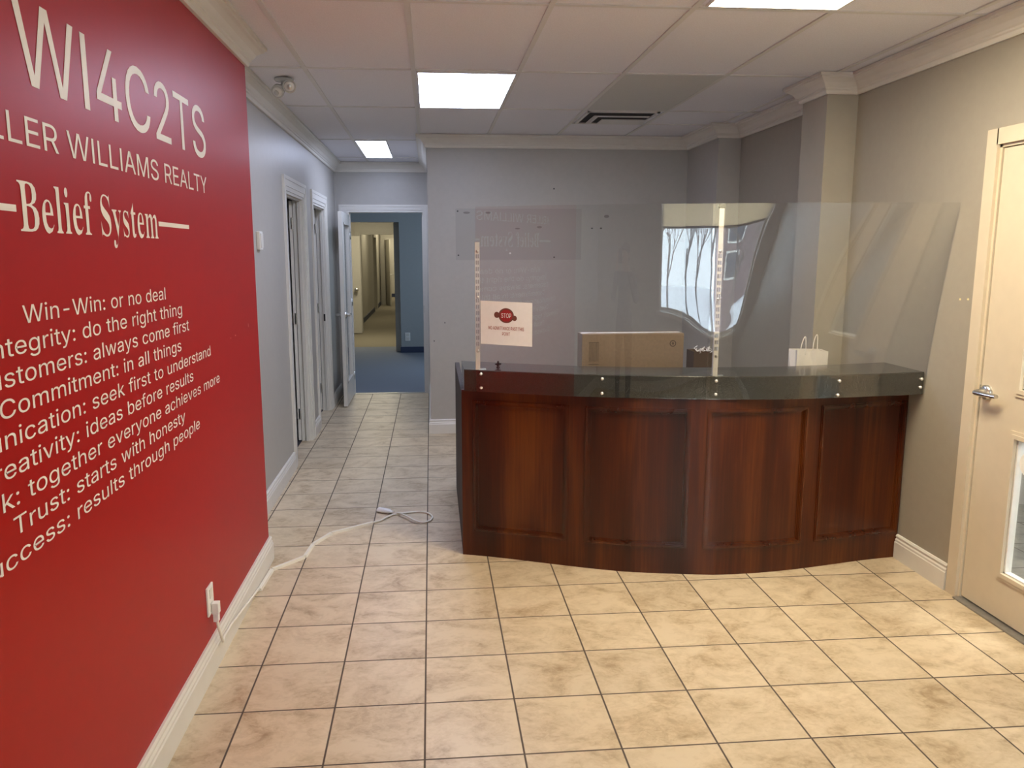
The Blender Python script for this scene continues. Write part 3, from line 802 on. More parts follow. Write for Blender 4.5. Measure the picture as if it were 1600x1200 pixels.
# ------------------------------------------------------------------ lettering on the red wall
# letter outlines: character;advance;contours (1000 units per em)
SANS = '-;453;337,244 337,188 114,188 114,244|2;453;64,0 64,47 234,229 282,282 311,327 320,371 317,397 308,419 293,436 273,449 224,460 196,457 172,447 153,433 139,413 130,390 127,362 66,362 71,405 86,442 111,473 143,496 182,511 225,516 268,511 306,497 337,474 361,445 376,411 381,372 371,318 336,259 267,180 153,60 153,57 389,57 389,0|4;453;40,105 40,158 247,509 311,509 109,166 109,163 413,163 413,105/282,0 282,121 282,146 282,318 343,318 343,0|:;188;95,-4 78,-1 63,9 53,24 50,41 53,59 63,73 78,83 95,87 113,83 128,73 138,59 141,41 138,24 128,9 113,-1/95,271 78,274 63,284 53,299 50,316 53,334 63,349 78,359 95,362 113,359 128,349 138,334 141,316 138,299 128,284 113,274|A;480;16,0 201,509 276,509 463,0 395,0 287,302 264,372 232,478 245,478 213,371 191,302 85,0/110,142 110,199 370,199 370,142|C;510;267,-7 205,1 150,25 104,63 70,115 48,179 40,254 48,329 70,393 104,445 150,484 205,508 267,516 340,504 373,490 402,471 427,447 448,418 463,385 473,348 408,348 389,395 357,428 315,449 267,456 223,450 184,432 150,403 125,364 109,314 103,254 109,194 125,145 151,105 184,76 223,59 267,53 315,60 357,81 389,114 408,160 473,160 463,124 448,91 428,62 402,38 373,19 341,5 305,-4|D;502;219,0 96,0 96,57 215,57 272,63 318,81 354,110 379,149 394,198 399,255 394,312 379,361 354,399 320,428 275,446 221,452 93,452 93,509 225,509 294,501 353,478 399,441 433,391 455,329 462,255 455,181 433,119 398,68 351,31 291,8/125,509 125,0 60,0 60,509|E;419;60,0 60,509 372,509 372,452 125,452 125,286 355,286 355,229 125,229 125,57 375,57 375,0|H;517;60,0 60,509 125,509 125,289 392,289 392,509 457,509 457,0 392,0 392,232 125,232 125,0|I;200;66,0 133,0 133,509 66,509|K;467;104,145 104,216 139,261 174,303 212,344 364,509 448,509 231,276 228,276/60,0 60,509 125,509 125,334 124,225 125,193 125,0/372,0 188,259 228,309 449,0|L;393;60,0 60,509 125,509 125,57 361,57 361,0|M;628;60,0 60,509 152,509 314,85 476,509 568,509 568,0 504,0 504,405 342,0 286,0 122,405 122,0|N;523;60,0 60,509 136,509 343,183 363,151 388,107 414,55 405,54 401,108 399,157 399,195 399,509 463,509 463,0 387,0 202,290 177,331 148,381 108,452 119,454 122,384 124,328 125,291 125,0|O;533;267,-7 205,1 150,25 105,63 70,115 48,179 40,254 48,329 70,393 105,445 150,484 205,508 267,516 329,508 384,484 429,445 464,393 486,329 493,254 486,179 464,115 429,63 384,25 329,1+267,53 310,59 349,76 383,105 408,144 425,194 430,254 425,314 408,365 383,404 349,433 310,450 267,456 223,450 184,433 151,404 125,364 109,314 103,254 109,194 125,144 151,105 184,76 223,59|P;445;60,0 60,509 235,509 289,503 332,487 366,462 390,430 404,391 409,348 404,304 390,265 366,233 332,207 289,191 235,186 109,186 109,242 233,242 269,246 297,256 318,272 333,294 342,319 344,348 342,376 333,402 318,423 297,439 268,449 232,452 125,452 125,0|R;449;60,0 60,509 236,509 290,504 333,489 367,465 390,433 405,395 409,352 405,309 390,271 367,240 333,217 289,203 236,198 126,198 126,255 234,255 269,258 298,267 319,281 334,300 342,324 345,352 342,380 334,405 319,425 298,440 269,449 233,452 125,452 125,0/353,0 230,229 303,229 428,0|S;447;224,-9 172,-4 128,9 91,31 64,60 46,96 38,137 104,137 110,110 123,88 142,71 166,59 224,49 257,52 286,60 311,74 329,92 341,114 346,139 342,161 332,179 296,205 245,222 184,239 128,260 86,289 60,326 52,372 58,413 75,448 102,476 138,498 180,511 227,516 275,511 316,498 351,476 377,449 394,415 401,378 337,378 326,412 302,437 267,453 225,459 194,456 167,448 145,435 129,418 118,398 115,376 119,352 131,334 169,308 212,293 264,279 312,264 359,238 395,198 405,171 408,139 403,99 386,64 360,34 323,11 278,-4|T;449;32,452 32,509 417,509 417,452 257,452 257,0 193,0 193,452|W;686;155,0 16,509 84,509 193,70 306,509 380,509 492,70 603,509 670,509 530,0 455,0 343,425 230,0|Y;472;203,0 203,208 16,509 91,509 192,344 222,292 250,230 224,230 251,293 280,344 381,509 455,509 268,208 268,0|a;389;160,-9 126,-5 94,5 68,22 48,45 35,73 30,108 34,138 43,161 58,179 78,193 125,211 178,220 234,227 265,235 273,243 276,255 276,257 267,297 240,322 196,331 149,322 118,301 100,274 41,291 57,322 79,346 104,364 133,375 194,384 239,379 286,360 306,343 322,320 333,290 337,251 337,0 277,0 277,52 272,52 252,25 215,1+170,45 202,49 228,59 248,74 263,93 272,115 276,138 276,190 259,182 231,176 200,171 175,168 134,159 103,139 95,124 92,105 102,72 130,52|b;424;229,-8 198,-5 172,4 138,31 118,59 112,59 112,0 53,0 53,509 114,509 114,319 118,319 137,346 171,373 197,381 229,384 274,378 313,361 345,332 370,293 385,245 390,189 385,133 370,84 346,45 313,16 274,-2+220,47 253,51 279,66 301,88 316,117 325,151 328,189 325,227 316,261 301,290 280,311 253,325 220,330 188,325 161,312 140,291 125,263 116,229 113,189 116,150 125,115 140,86 162,65 188,51|c;396;207,-8 159,-2 117,16 82,46 56,85 40,133 34,187 40,243 56,291 82,330 117,360 159,378 207,384 260,377 305,356 340,322 362,277 303,262 290,289 270,311 242,325 207,330 173,325 145,310 124,287 108,258 99,224 96,187 99,151 108,117 124,89 145,66 173,51 207,46 243,52 271,66 292,89 304,117 363,102 341,56 306,21 261,-1|d;424;195,-8 151,-2 111,16 79,45 55,84 39,133 34,189 39,245 55,293 79,332 112,361 151,378 196,384 228,381 253,373 287,346 306,319 311,319 311,509 372,509 372,0 313,0 313,59 307,59 287,31 252,4 227,-5+205,47 236,51 263,65 284,86 299,115 309,150 312,189 309,229 300,263 284,291 263,312 237,325 205,330 172,325 145,311 124,290 108,261 99,227 96,189 99,151 109,117 124,88 145,66 172,51|e;404;212,-8 161,-2 117,16 82,46 56,85 40,132 34,187 39,242 55,290 81,329 115,359 157,378 205,384 266,374 294,361 319,341 341,315 357,282 368,242 371,194 371,169 75,169 75,221 338,221 310,202 307,237 298,269 283,294 263,314 237,326 205,330 173,326 146,313 125,294 109,270 99,241 96,211 96,178 100,139 110,106 128,80 151,61 179,50 212,46 254,53 285,73 306,105 365,91 353,63 335,39 311,19 283,4 249,-5|f;254;228,379 228,327 6,327 6,379/81,0 81,432 84,461 96,486 113,505 135,519 187,530 222,527 243,521 227,468 215,472 195,474 171,470 154,460 145,443 142,419 142,0|g;425;207,-151 168,-148 134,-140 82,-110 51,-69 101,-41 122,-66 154,-88 207,-97 249,-92 282,-75 304,-47 311,-6 311,68 306,68 287,41 252,16 227,8 195,5 152,10 113,27 80,53 55,90 39,136 34,191 39,246 55,293 80,332 112,361 152,378 196,384 228,382 253,373 288,346 308,319 313,319 313,379 372,379 372,-9 367,-54 350,-90 324,-117 291,-136 251,-147+205,59 237,63 264,75 285,95 300,121 309,154 312,193 309,231 300,264 285,291 264,312 237,325 205,330 172,325 145,312 124,290 109,262 99,229 96,193 99,155 109,123 124,96 145,76 172,63|h;410;114,227 114,0 53,0 53,509 114,509 114,287 102,287 124,332 152,362 187,379 227,384 264,380 295,369 321,349 341,321 353,285 357,240 357,0 296,0 296,235 290,275 273,304 246,323 210,329 184,326 161,317 141,303 126,283 117,257|i;167;53,0 53,379 114,379 114,0/84,443 67,446 54,455 44,468 41,483 44,499 54,512 67,521 84,524 100,521 114,512 123,499 126,483 123,468 114,455 100,446|k;381;110,137 110,212 121,212 284,379 360,379 184,199 177,199/53,0 53,509 114,509 114,0/294,0 148,186 191,229 372,0|l;166;52,0 114,0 114,509 52,509|m;610;53,0 53,379 112,379 112,295 108,295 118,323 132,346 172,376 219,386 257,380 287,361 309,331 321,295 312,295 322,321 337,343 381,375 437,386 468,383 497,372 522,354 541,328 553,296 557,255 557,0 496,0 496,254 490,289 473,313 447,326 419,330 395,328 374,320 345,290 335,247 335,0 274,0 274,260 269,288 253,311 229,326 199,330 158,320 140,307 126,289 117,266 114,238 114,0|n;410;114,227 114,0 53,0 53,379 112,379 112,287 102,287 124,332 152,362 187,379 227,384 264,380 295,369 321,349 341,321 353,285 357,240 357,0 296,0 296,235 290,275 273,304 246,323 210,329 184,326 161,317 141,303 126,283 117,257|o;415;207,-8 159,-2 117,16 82,46 56,85 40,133 34,187 40,243 56,291 82,330 117,360 159,378 207,384 256,378 299,360 333,330 359,291 376,243 381,187 376,133 359,85 333,46 299,16 256,-2+207,46 242,51 270,66 292,89 307,117 316,151 319,187 316,224 307,258 292,287 270,310 242,325 207,330 173,325 145,310 124,287 108,258 99,224 96,187 99,151 108,117 124,89 145,66 173,51|p;424;53,-143 53,379 112,379 112,319 118,319 137,346 171,373 197,381 229,384 274,378 313,361 345,332 370,293 385,245 390,189 385,133 370,84 346,45 313,16 274,-2 229,-8 198,-5 173,4 138,31 118,59 114,59 114,-143+220,47 253,51 279,66 301,88 316,117 325,151 328,189 325,227 316,261 301,290 280,311 253,325 220,330 188,325 161,312 140,291 125,263 116,229 113,189 116,150 125,115 140,86 162,65 188,51|r;259;53,0 53,379 112,379 112,321 115,321 130,347 152,367 181,380 213,385 229,384 243,384 243,322 230,324 207,326 182,323 159,315 140,301 126,284 117,262 114,237 114,0|s;365;182,-8 145,-5 112,3 84,18 62,38 45,63 36,94 94,107 105,79 124,60 150,49 181,45 217,50 244,62 262,81 268,103 265,121 254,136 237,147 212,155 149,170 104,186 72,208 53,237 47,274 51,305 65,332 87,354 115,370 149,381 187,384 223,381 254,372 279,358 299,339 324,290 268,277 258,298 243,316 219,328 187,333 156,329 131,317 114,299 109,277 112,258 124,243 172,223 229,209 275,194 306,171 325,142 331,107 326,75 312,47 290,24 260,6 223,-5|t;227;204,379 204,327 6,327 6,379/65,471 126,471 126,98 128,76 136,61 150,53 170,50 185,51 202,54 213,2 192,-3 168,-4 125,2 92,21 72,52 65,93|u;410;182,-5 146,-1 115,11 89,31 69,59 57,95 53,139 53,379 114,379 114,144 119,105 137,75 164,56 200,50 226,53 249,62 268,77 283,97 293,122 296,153 296,379 357,379 357,0 298,0 298,92 307,92 286,47 257,17 222,0|v;389;163,0 17,379 84,379 165,155 187,87 206,21 184,21 203,87 224,155 305,379 371,379 226,0|w;567;138,0 23,379 87,379 133,214 154,137 175,41 165,41 186,135 206,214 252,379 316,379 362,214 382,136 402,41 391,41 413,135 434,214 480,379 545,379 429,0 368,0 319,172 305,225 291,280 277,338 291,338 277,280 263,225 248,172 199,0|y;389;47,-139 61,-86 71,-87 104,-89 130,-74 151,-36 163,-1 17,379 84,379 165,155 187,87 206,21 184,21 202,87 224,155 305,379 371,379 204,-58 177,-107 139,-136 91,-145 65,-143'
SERIF = 'B;443;16,0 16,17 45,22 62,32 72,51 75,82 75,369 69,412 51,433 15,439 15,455 220,455 318,444 377,409 396,351 384,302 348,268 287,247 360,223 404,185 418,132 407,76 371,35 314,9 238,0+182,252 188,252 234,257 263,272 279,301 285,345 281,385 269,412 248,428 216,434 198,432 188,425 182,391+222,24 259,30 283,49 296,81 301,128 295,176 277,208 245,225 197,231 182,231 182,65 190,33 202,26|S;390;43,-11 43,158 62,158 83,94 111,50 149,24 197,15 231,20 257,36 273,60 279,89 265,129 225,160 163,191 112,221 77,253 56,289 50,332 54,370 67,403 88,429 115,449 148,462 185,466 229,461 282,448 291,446 300,445 313,450 320,466 339,466 339,319 322,319 310,354 293,385 272,410 248,429 222,441 194,445 163,440 140,426 125,406 120,380 124,356 137,336 189,303 253,273 317,233 337,211 350,188 359,133 354,93 339,58 314,29 281,8 240,-6 192,-10 158,-8 126,1 98,9 85,12 69,7 61,-11|e;301;154,-10 117,-5 85,10 58,35 37,69 24,109 19,157 24,201 38,240 59,273 87,298 120,313 157,318 209,309 249,280 274,234 283,173 283,166 117,166 127,97 154,56 199,42 237,53 270,86 285,73 228,11+116,192 201,192 201,215 193,277 181,292 161,297 127,274 116,203|f;214;15,0 15,16 40,22 50,35 52,73 52,277 16,277 16,310 52,310 52,353 60,400 85,436 123,457 174,465 212,460 240,446 257,425 263,400 260,381 252,367 239,358 224,355 195,365 187,376 185,391 193,420 196,426 197,433 193,441 180,443 163,440 153,430 148,390 148,310 203,310 203,277 148,277 148,65 150,40 158,26 173,18 199,16 199,0|i;198;101,362 81,366 65,376 54,393 50,412 54,432 65,449 81,460 101,463 120,460 137,449 147,432 151,412 147,393 136,376 120,366/18,0 18,16 45,26 52,56 52,252 47,285 20,293 21,310 148,310 148,56 154,26 180,16 180,0|l;199;18,0 18,16 45,26 52,56 52,398 47,429 38,436 20,439 20,455 148,455 148,56 154,26 180,16 180,0|m;554;18,0 18,16 45,26 52,56 52,253 46,284 36,291 19,294 19,310 146,310 146,265 188,305 237,318 292,304 320,261 364,304 418,318 465,306 494,271 504,212 504,56 510,26 520,19 536,16 536,0 377,0 377,16 393,19 403,26 410,56 410,217 404,258 394,268 377,271 349,263 324,237 324,56 331,26 340,19 356,16 356,0 199,0 199,16 215,19 225,26 232,56 232,217 226,258 216,268 199,271 170,262 146,235 146,56 152,27 162,19 177,16 177,0|s;288;151,-10 122,-6 87,6 73,9 60,4 51,-9 36,-9 36,105 53,105 66,68 87,39 112,21 140,15 162,18 179,27 189,40 192,58 183,84 156,105 107,130 76,148 54,169 41,193 37,220 44,259 65,291 98,312 141,319 166,316 199,308 206,306 213,305 223,308 230,319 244,319 244,222 228,222 215,254 196,277 174,291 149,296 130,294 116,286 108,274 105,259 115,232 146,212 191,189 221,172 241,151 253,127 257,95 250,51 228,18 194,-3|t;228;124,-9 89,-4 66,10 53,36 48,71 48,279 20,279 20,300 88,369 129,424 144,424 144,310 208,310 208,279 144,279 144,82 149,51 157,43 168,40 189,49 206,75 222,66 182,9|y;300;52,-140 29,-137 10,-125 -3,-107 -7,-84 -4,-67 5,-53 18,-43 36,-40 64,-49 72,-61 75,-76 74,-81 74,-87 77,-96 86,-99 99,-92 114,-74 129,-44 140,-5 36,251 25,275 15,287 -3,293 -5,293 -5,310 162,310 162,293 136,289 128,275 130,267 133,257 185,119 230,241 236,260 238,274 229,289 203,293 203,310 300,310 300,293 287,290 277,281 259,242 162,-24 129,-96 113,-117 95,-131'



def parse(s):
    out = {}
    for e in s.split('|'):
        ch, adv, gl = e.split(';')
        out[ch] = (int(adv), [[[tuple(map(int, q.split(','))) for q in c.split(' ')] for c in grp.split('+')] for grp in gl.split('/')])
    return out


SANS, SERIF = parse(SANS), parse(SERIF)


def thin(c, d):
    n = len(c)
    ar = sum(c[i][0] * c[(i + 1) % n][1] - c[(i + 1) % n][0] * c[i][1] for i in range(n))
    res = []
    for i in range(n):
        a, b, e = Vector(c[i - 1]), Vector(c[i]), Vector(c[(i + 1) % n])
        p, q = (b - a), (e - b)
        nn = Vector((0, 0))
        for k in (p, q):
            if k.length > 0:
                k.normalize()
                nn += Vector((-k[1], k[0]))
        if nn.length > 0:
            nn.normalize()
        res.append((b[0] + nn[0] * d, b[1] + nn[1] * d * .12))
    return res


def text_mesh(string, font, cap, half, fmap, capunits=509.0, d=0, space=215):
    """letters as flat cut vinyl; cap = capital height, half = half the line's width (tiles)"""
    from mathutils.geometry import tessellate_polygon
    pen, polys, word, wid = 0, [], 0, []
    for ch in string:
        if ch == ' ':
            pen += space
            word += 1
            continue
        adv, grps = font[ch]
        for gi, gset in enumerate(grps):
            wid.append((word, gi))
            polys.append([[(x + pen, y) for x, y in (thin(c, d) if d else c)] for c in gset])
        pen += adv
    xs = [q[0] for gset in polys for q in gset[0]]
    x0, x1 = min(xs), max(xs)
    sx, sy, mid = 2 * half / (x1 - x0), cap / capunits, (x0 + x1) / 2
    out = [MB() for _ in range(word + 1)]
    for gset, (k, gi) in zip(polys, wid):
        flat = [q for c in gset for q in c]
        tris = tessellate_polygon([[Vector((q[0], q[1], 0)) for q in c] for c in gset])
        out[k].add([fmap((q[0] - mid) * sx, q[1] * sy, gi * .001) for q in flat], [tuple(t) for t in tris])
    return out


LY = -5.24
LINES = [
    ('WI4C2TS', SANS, 6.12, .58, 2.24, 'largest white capitals at the top of the red wall'),
    ('KELLER WILLIAMS REALTY', SANS, 5.705, .195, 2.685, 'white row of small capitals under the largest heading on the red wall'),
    ('Belief System', SERIF, 5.13, .335, 1.345, 'white serif lettering between two dashes on the red wall'),
    ('Win-Win: or no deal', SANS, 4.52, .122, 1.43, 'white lettering line reading Win-Win: or no deal'),
    ('Integrity: do the right thing', SANS, 4.327, .122, 1.93, 'white lettering line ending in do the right thing'),
    ('Customers: always come first', SANS, 4.134, .122, 2.14, 'white lettering line ending in always come first'),
    ('Commitment: in all things', SANS, 3.941, .122, 1.825, 'white lettering line reading Commitment: in all things'),
    ('Communication: seek first to understand', SANS, 3.748, .122, 2.935, 'white lettering line ending in seek first to understand'),
    ('Creativity: ideas before results', SANS, 3.555, .122, 2.18, 'white lettering line ending in ideas before results'),
    ('Teamwork: together everyone achieves more', SANS, 3.362, .122, 3.27, 'white lettering line ending in together everyone achieves more'),
    ('Trust: starts with honesty', SANS, 3.169, .122, 1.80, 'white lettering line reading Trust: starts with honesty'),
    ('Success: results through people', SANS, 2.976, .122, 2.31, 'lowest white lettering line, ending in results through people'),
]
for (s, font, zb, cap, half, label) in LINES:
    ly = {2.24: -4.21, 2.685: -4.715}.get(half, LY)   # the two heading lines sit off the list's centre

    def fm(u, v, lift, zb=zb, ly=ly):
        return (XA + .003 + lift, ly + u, zb + v)
    words = text_mesh(s, font, cap, half, fm, 455.0 if font is SERIF else 509.0, -12 if font is SERIF else 0)
    lt = thing('wall_lettering', label, 'lettering', (XA, ly, zb), 'white lettering on the red wall')
    for wd in words:
        obj('word', wd, 'vinyl', lt)
for y0, y1, label in ((-3.86, -2.86, 'white dash after the serif lettering on the red wall'), (-7.62, -6.62, 'white dash before the serif lettering on the red wall')):
    tag(obj('wall_lettering', MB((XA, (y0 + y1) / 2, 5.28)).box(XA, XA + .003, y0, y1, 5.255, 5.30), 'vinyl'), label, 'lettering', 'white lettering on the red wall')

# ------------------------------------------------------------------ socket, plug and cable by the red wall
so = thing('wall_outlet', 'white wall outlet low on the red wall', 'outlet', (XA, -3.0, .9))
obj('plate', MB().box(XA, XA + .025, -3.12, -2.885, .705, 1.06, .008), 'white', so)
for zz in (.795, .965):
    obj('socket', MB().box(XA + .025, XA + .032, -3.05, -2.955, zz - .055, zz + .055, .003), 'trim', so)
pl = thing('power_adapter', 'white plug-in adapter in the outlet on the red wall', 'adapter', (XA + .032, -3.0, .80))
obj('body', MB().box(XA + .033, XA + .115, -3.04, -2.94, .70, .84, .012), 'white', pl)
obj('plug', MB().box(XA + .04, XA + .105, -3.03, -2.955, .60, .695, .01), 'white', pl)
cd = thing('extension_cord', 'ivory cord from the red wall outlet running across the tiles to a loop', 'cord', (-1.5, .8, 0))
FP = [(-2.54, -.819), (-2.455, -.043), (-2.021, .453), (-1.966, 1.016), (-1.715, 1.545), (-1.01, 2.044)]
down = [(XA + .08, -3.0, .60), (XA + .085, -2.985, .52), (XA + .10, -2.96, .42), (XA + .11, -2.94, .33), (XA + .105, -2.90, .29), (XA + .095, -2.80, .30), (XA + .085, -2.42, .27), (XA + .085, -1.7, .17), (XA + .085, -1.0, .07), (XA + .085, -.82, .05)]
obj('wire', MB().tube(down, .018, 8), 'cord', cd, True)
rw = MB()
zc = .024
pts = [(XA + .09, -.82)] + FP[1:]
for a, b in zip(pts, pts[1:]):
    a, b = Vector((*a, 0)), Vector((*b, 0))
    dd = (b - a).normalized()
    nn = Vector((-dd[1], dd[0], 0)) * .034
    a2, b2 = a + dd * .012, b - dd * .012
    rw.add([a2 - nn, a2 - nn * .75 + Vector((0, 0, .042)), a2 + nn * .75 + Vector((0, 0, .042)), a2 + nn,
            b2 - nn, b2 - nn * .75 + Vector((0, 0, .042)), b2 + nn * .75 + Vector((0, 0, .042)), b2 + nn],
           [(0, 1, 2, 3), (7, 6, 5, 4), (0, 4, 5, 1), (1, 5, 6, 2), (2, 6, 7, 3), (3, 7, 4, 0)])
obj('cord_cover', rw, 'cord', cd)
lp = [(-1.01, 2.044), (-.88, 2.14), (-.80, 2.27), (-.70, 2.42), (-.56, 2.51), (-.35, 2.56), (-.16, 2.59), (0, 2.50), (.09, 2.28), (.05, 2.06), (-.09, 1.96), (-.24, 2.01), (-.39, 2.25), (-.54, 2.45), (-.62, 2.53), (-.68, 2.56)]


def smooth_path(ps, k=4):
    out = []
    for i in range(len(ps) - 1):
        p0, p1, p2, p3 = ps[max(i - 1, 0)], ps[i], ps[i + 1], ps[min(i + 2, len(ps) - 1)]
        for j in range(k):
            t = j / k
            out.append(tuple(.5 * (2 * p1[c] + (p2[c] - p0[c]) * t + (2 * p0[c] - 5 * p1[c] + 4 * p2[c] - p3[c]) * t * t + (3 * p1[c] - p0[c] - 3 * p2[c] + p3[c]) * t ** 3) for c in range(len(p1))))
    return out + [tuple(ps[-1])]


lp = [(x, y, .022 + (.03 if 11 <= i <= 13 else 0)) for i, (x, y) in enumerate(lp)]
obj('loop', MB().tube(smooth_path(lp), .018, 8), 'cord', cd, True)
a, b = Vector((-.66, 2.55, .045)), Vector((-.95, 2.72, .045))
obj('connector', MB().tube([a, a + (b - a) * .25, a + (b - a) * .3, b], [.03, .055, .075, .08], 12, .6), 'white', cd, True, 40)


# ------------------------------------------------------------------ reception desk
CX = (.60, .9, 1.8, 2.25, 2.94, 3.5, 4.37, 5.1, 5.8, 6.2, 7.80)
CS = (-.41, -.41, -.385, -.325, -.24, -.20, -.14, -.07, .05, .09, .13)


def Cf(x):
    """plan curve of the counter's front edge: slope runs linearly between the knots"""
    y = .266
    for i in range(len(CX) - 1):
        h = CX[i + 1] - CX[i]
        k = (CS[i + 1] - CS[i]) / h
        t = x - CX[i]
        if (t > h and i < len(CX) - 2):
            y += CS[i] * h + .5 * k * h * h
            continue
        return y + CS[i] * t + .5 * k * t * t


def Bf(x):
    """plan curve of the desk's panelled front"""
    q = -0.00298547 * x ** 4 + 0.05023336 * x ** 3 - 0.21603636 * x ** 2 - 0.06423703 * x + 0.47902029
    return max(q, Cf(x) + .025)


Cf2 = Cf


ZB, ZK = 2.80, 3.15
XE = 7.735
desk = thing('reception_desk', 'curved mahogany reception desk front with four framed panels on the tiled floor', 'desk', (4.2, .5, 0))
for (x0, x1) in ((.60, .785), (2.25, 2.5), (4.035, 4.29), (5.9, 6.15), (7.70, XE)):
    obj('stile', MB().sweep(Bf, x0, x1, .44, 2.635, -.09, 0, 8), 'wood', desk)
obj('top_rail', MB().sweep(Bf, .60, XE, 2.635, ZB, -.09, 0, 48), 'wood', desk)
obj('bottom_rail', MB().sweep(Bf, .60, XE, 0, .44, -.09, 0, 48), 'wood', desk)
for (x0, x1) in ((.785, 2.25), (2.5, 4.035), (4.29, 5.9), (6.15, 7.70)):
    p = obj('panel', MB().sweep(Bf, x0, x1, .44, 2.635, -.08, -.035, 24), 'wood', desk, True, 30)
    g = MB()
    for (a, b, o) in ((-.006, .012, .018), (.012, .03, .032), (.03, .045, .020), (.045, .06, -.004), (.06, .08, -.026)):
        g.sweep(Bf, x0 + a, x0 + b, .44 + a, 2.635 - a, -.05, o, 3).sweep(Bf, x1 - b, x1 - a, .44 + a, 2.635 - a, -.05, o, 3)
        g.sweep(Bf, x0 + b, x1 - b, .44 + a, .44 + b, -.05, o, 24).sweep(Bf, x0 + b, x1 - b, 2.635 - b, 2.635 - a, -.05, o, 24)
    obj('moulding', g, 'bead', p)
# end panel of the return, seen almost edge-on
obj('side_panel', MB().add([(x, y, z) for (x, y) in ((.605, .40), (.672, .44), (.70, 4.2), (.615, 4.2)) for z in (0, 2.72)],
                           [(0, 2, 4, 6), (1, 7, 5, 3), (0, 1, 3, 2), (2, 3, 5, 4), (4, 5, 7, 6), (6, 7, 1, 0)]), 'sidewood', desk)
g = MB()
n = 40
vs, fs = [], []
for i in range(n + 1):
    x = .71 + (XE - .71) * i / n
    yb = Bf(x) + .12
    vs += [(x, yb, 2.14), (x, max(4.1 if x < 2.3 else 2.9, yb + .1), 2.14), (x, max(4.1 if x < 2.3 else 2.9, yb + .1), 2.22), (x, yb, 2.22)]
fs = [(i * 4 + k, (i + 1) * 4 + k, (i + 1) * 4 + (k + 1) % 4, i * 4 + (k + 1) % 4) for i in range(n) for k in range(4)]
fs += [(0, 1, 2, 3), tuple(reversed([n * 4 + k for k in range(4)]))]
g.o = Vector((4, 1.5, 2.14))
tag(obj('worktop', g.add(vs, fs), 'sidewood'), 'dark inner worktop behind the curved reception desk front', 'worktop')
# counter
bk = [(.64, 1.28), (1.45, .89), (2.45, .48), (3.43, .24), (4.6, .08), (5.9, .08), (6.9, .22), (XE, .38)]


def back(x):
    for (a, b) in zip(bk, bk[1:]):
        if x <= b[0] + 1e-6:
            t = max(0, (x - a[0]) / (b[0] - a[0]))
            return a[1] + (b[1] - a[1]) * t
    return bk[-1][1]


vs, n = [], 56
for i in range(n + 1):
    x = .64 + (XE - .64) * i / n
    f, r = Cf2(x), back(x)
    e = .012
    vs += [(x, f, ZB), (x, f, ZK - e), (x, f + e, ZK), (x, r - e, ZK), (x, r, ZK - e), (x, r, ZB)]
fs = [(i * 6 + k, (i + 1) * 6 + k, (i + 1) * 6 + (k + 1) % 6, i * 6 + (k + 1) % 6) for i in range(n) for k in range(6)]
fs += [tuple(range(6)), tuple(reversed([n * 6 + k for k in range(6)]))]
tag(obj('countertop', MB((4.2, -.2, ZB)).add(vs, fs), 'counter', None, True, 25), 'curved charcoal counter slab on top of the mahogany reception desk', 'countertop')

# ------------------------------------------------------------------ acrylic screens on the counter front
def lean(x, z):
    """the free top edge of the right sheet leans out over the room"""
    t = max(0.0, (z - 2.9) / 2.78)
    d = max(0.0, x - 4.35)
    k = 1.9
    a = .0515 * d * d if d < k else .0515 * k * k + .0515 * 2 * k * (d - k)
    return a * t ** 1.25


def bulge(x, z):
    return .018 * math.exp(-((x - 4.37) ** 2 + (z - 3.4) ** 2) / (2 * .38 ** 2))


def Sf(x, z, off=0.0):
    return Cf2(x) - .012 - off - lean(x, z) - bulge(x, z)


def sheet(mb, x0, x1, z0, z1, off, th, nx=60, nz=40):
    vs = []
    for k in (0, 1):
        for i in range(nx + 1):
            for j in range(nz + 1):
                x, z = x0 + (x1 - x0) * i / nx, z0 + (z1 - z0) * j / nz
                vs.append((x, Sf(x, z, off + th * k), z))
    m_ = (nx + 1) * (nz + 1)
    q = lambda i, j: i * (nz + 1) + j
    fs = []
    for i in range(nx):
        for j in range(nz):
            fs.append((q(i, j), q(i, j + 1), q(i + 1, j + 1), q(i + 1, j)))
            fs.append((m_ + q(i, j), m_ + q(i + 1, j), m_ + q(i + 1, j + 1), m_ + q(i, j + 1)))
    for i in range(nx):
        for j, in ((0,), (nz,)):
            fs.append((q(i, j), q(i + 1, j), m_ + q(i + 1, j), m_ + q(i, j)))
    for j in range(nz):
        for i in (0, nx):
            fs.append((q(i, j), q(i, j + 1), m_ + q(i, j + 1), m_ + q(i, j)))
    return mb.add(vs, fs)


def screw(x, z, off, parent):
    y = Sf(x, z, off)
    obj('screw', MB().lathe((x, y + .05, z), (0, -1, 0), [(0, .012), (.05, .012), (.05, .024), (.062, .02), (.068, .008)], 12), 'screw', parent, True, 50)


a1 = thing('acrylic_screen', 'clear acrylic screen with the paper sign, left half of the desk counter', 'screen', (2.6, Cf(2.6), ZB), 'clear acrylic screens on the counter')
obj('sheet', sheet(MB(), .83, 4.40, ZB + .005, 5.685, 0, .015), 'acrylic', a1, True, 40)
for (x, z) in ((.905, 3.095), (.905, 2.87), (2.71, 3.09), (2.71, 2.865), (4.37, 3.085), (4.37, 2.88)):
    screw(x, z, .015, a1)
a2 = thing('acrylic_screen', 'clear acrylic screen bowing outward beside the right wall', 'screen', (6, Cf(6), ZB), 'clear acrylic screens on the counter')
obj('sheet', sheet(MB(), 4.22, 7.72, ZB + .005, 5.685, .018, .015), 'acrylic', a2, True, 40)
for (x, z) in ((6.26, 3.065), (6.25, 2.85), (7.66, 3.05), (7.655, 2.92)):
    screw(x, z, .033, a2)


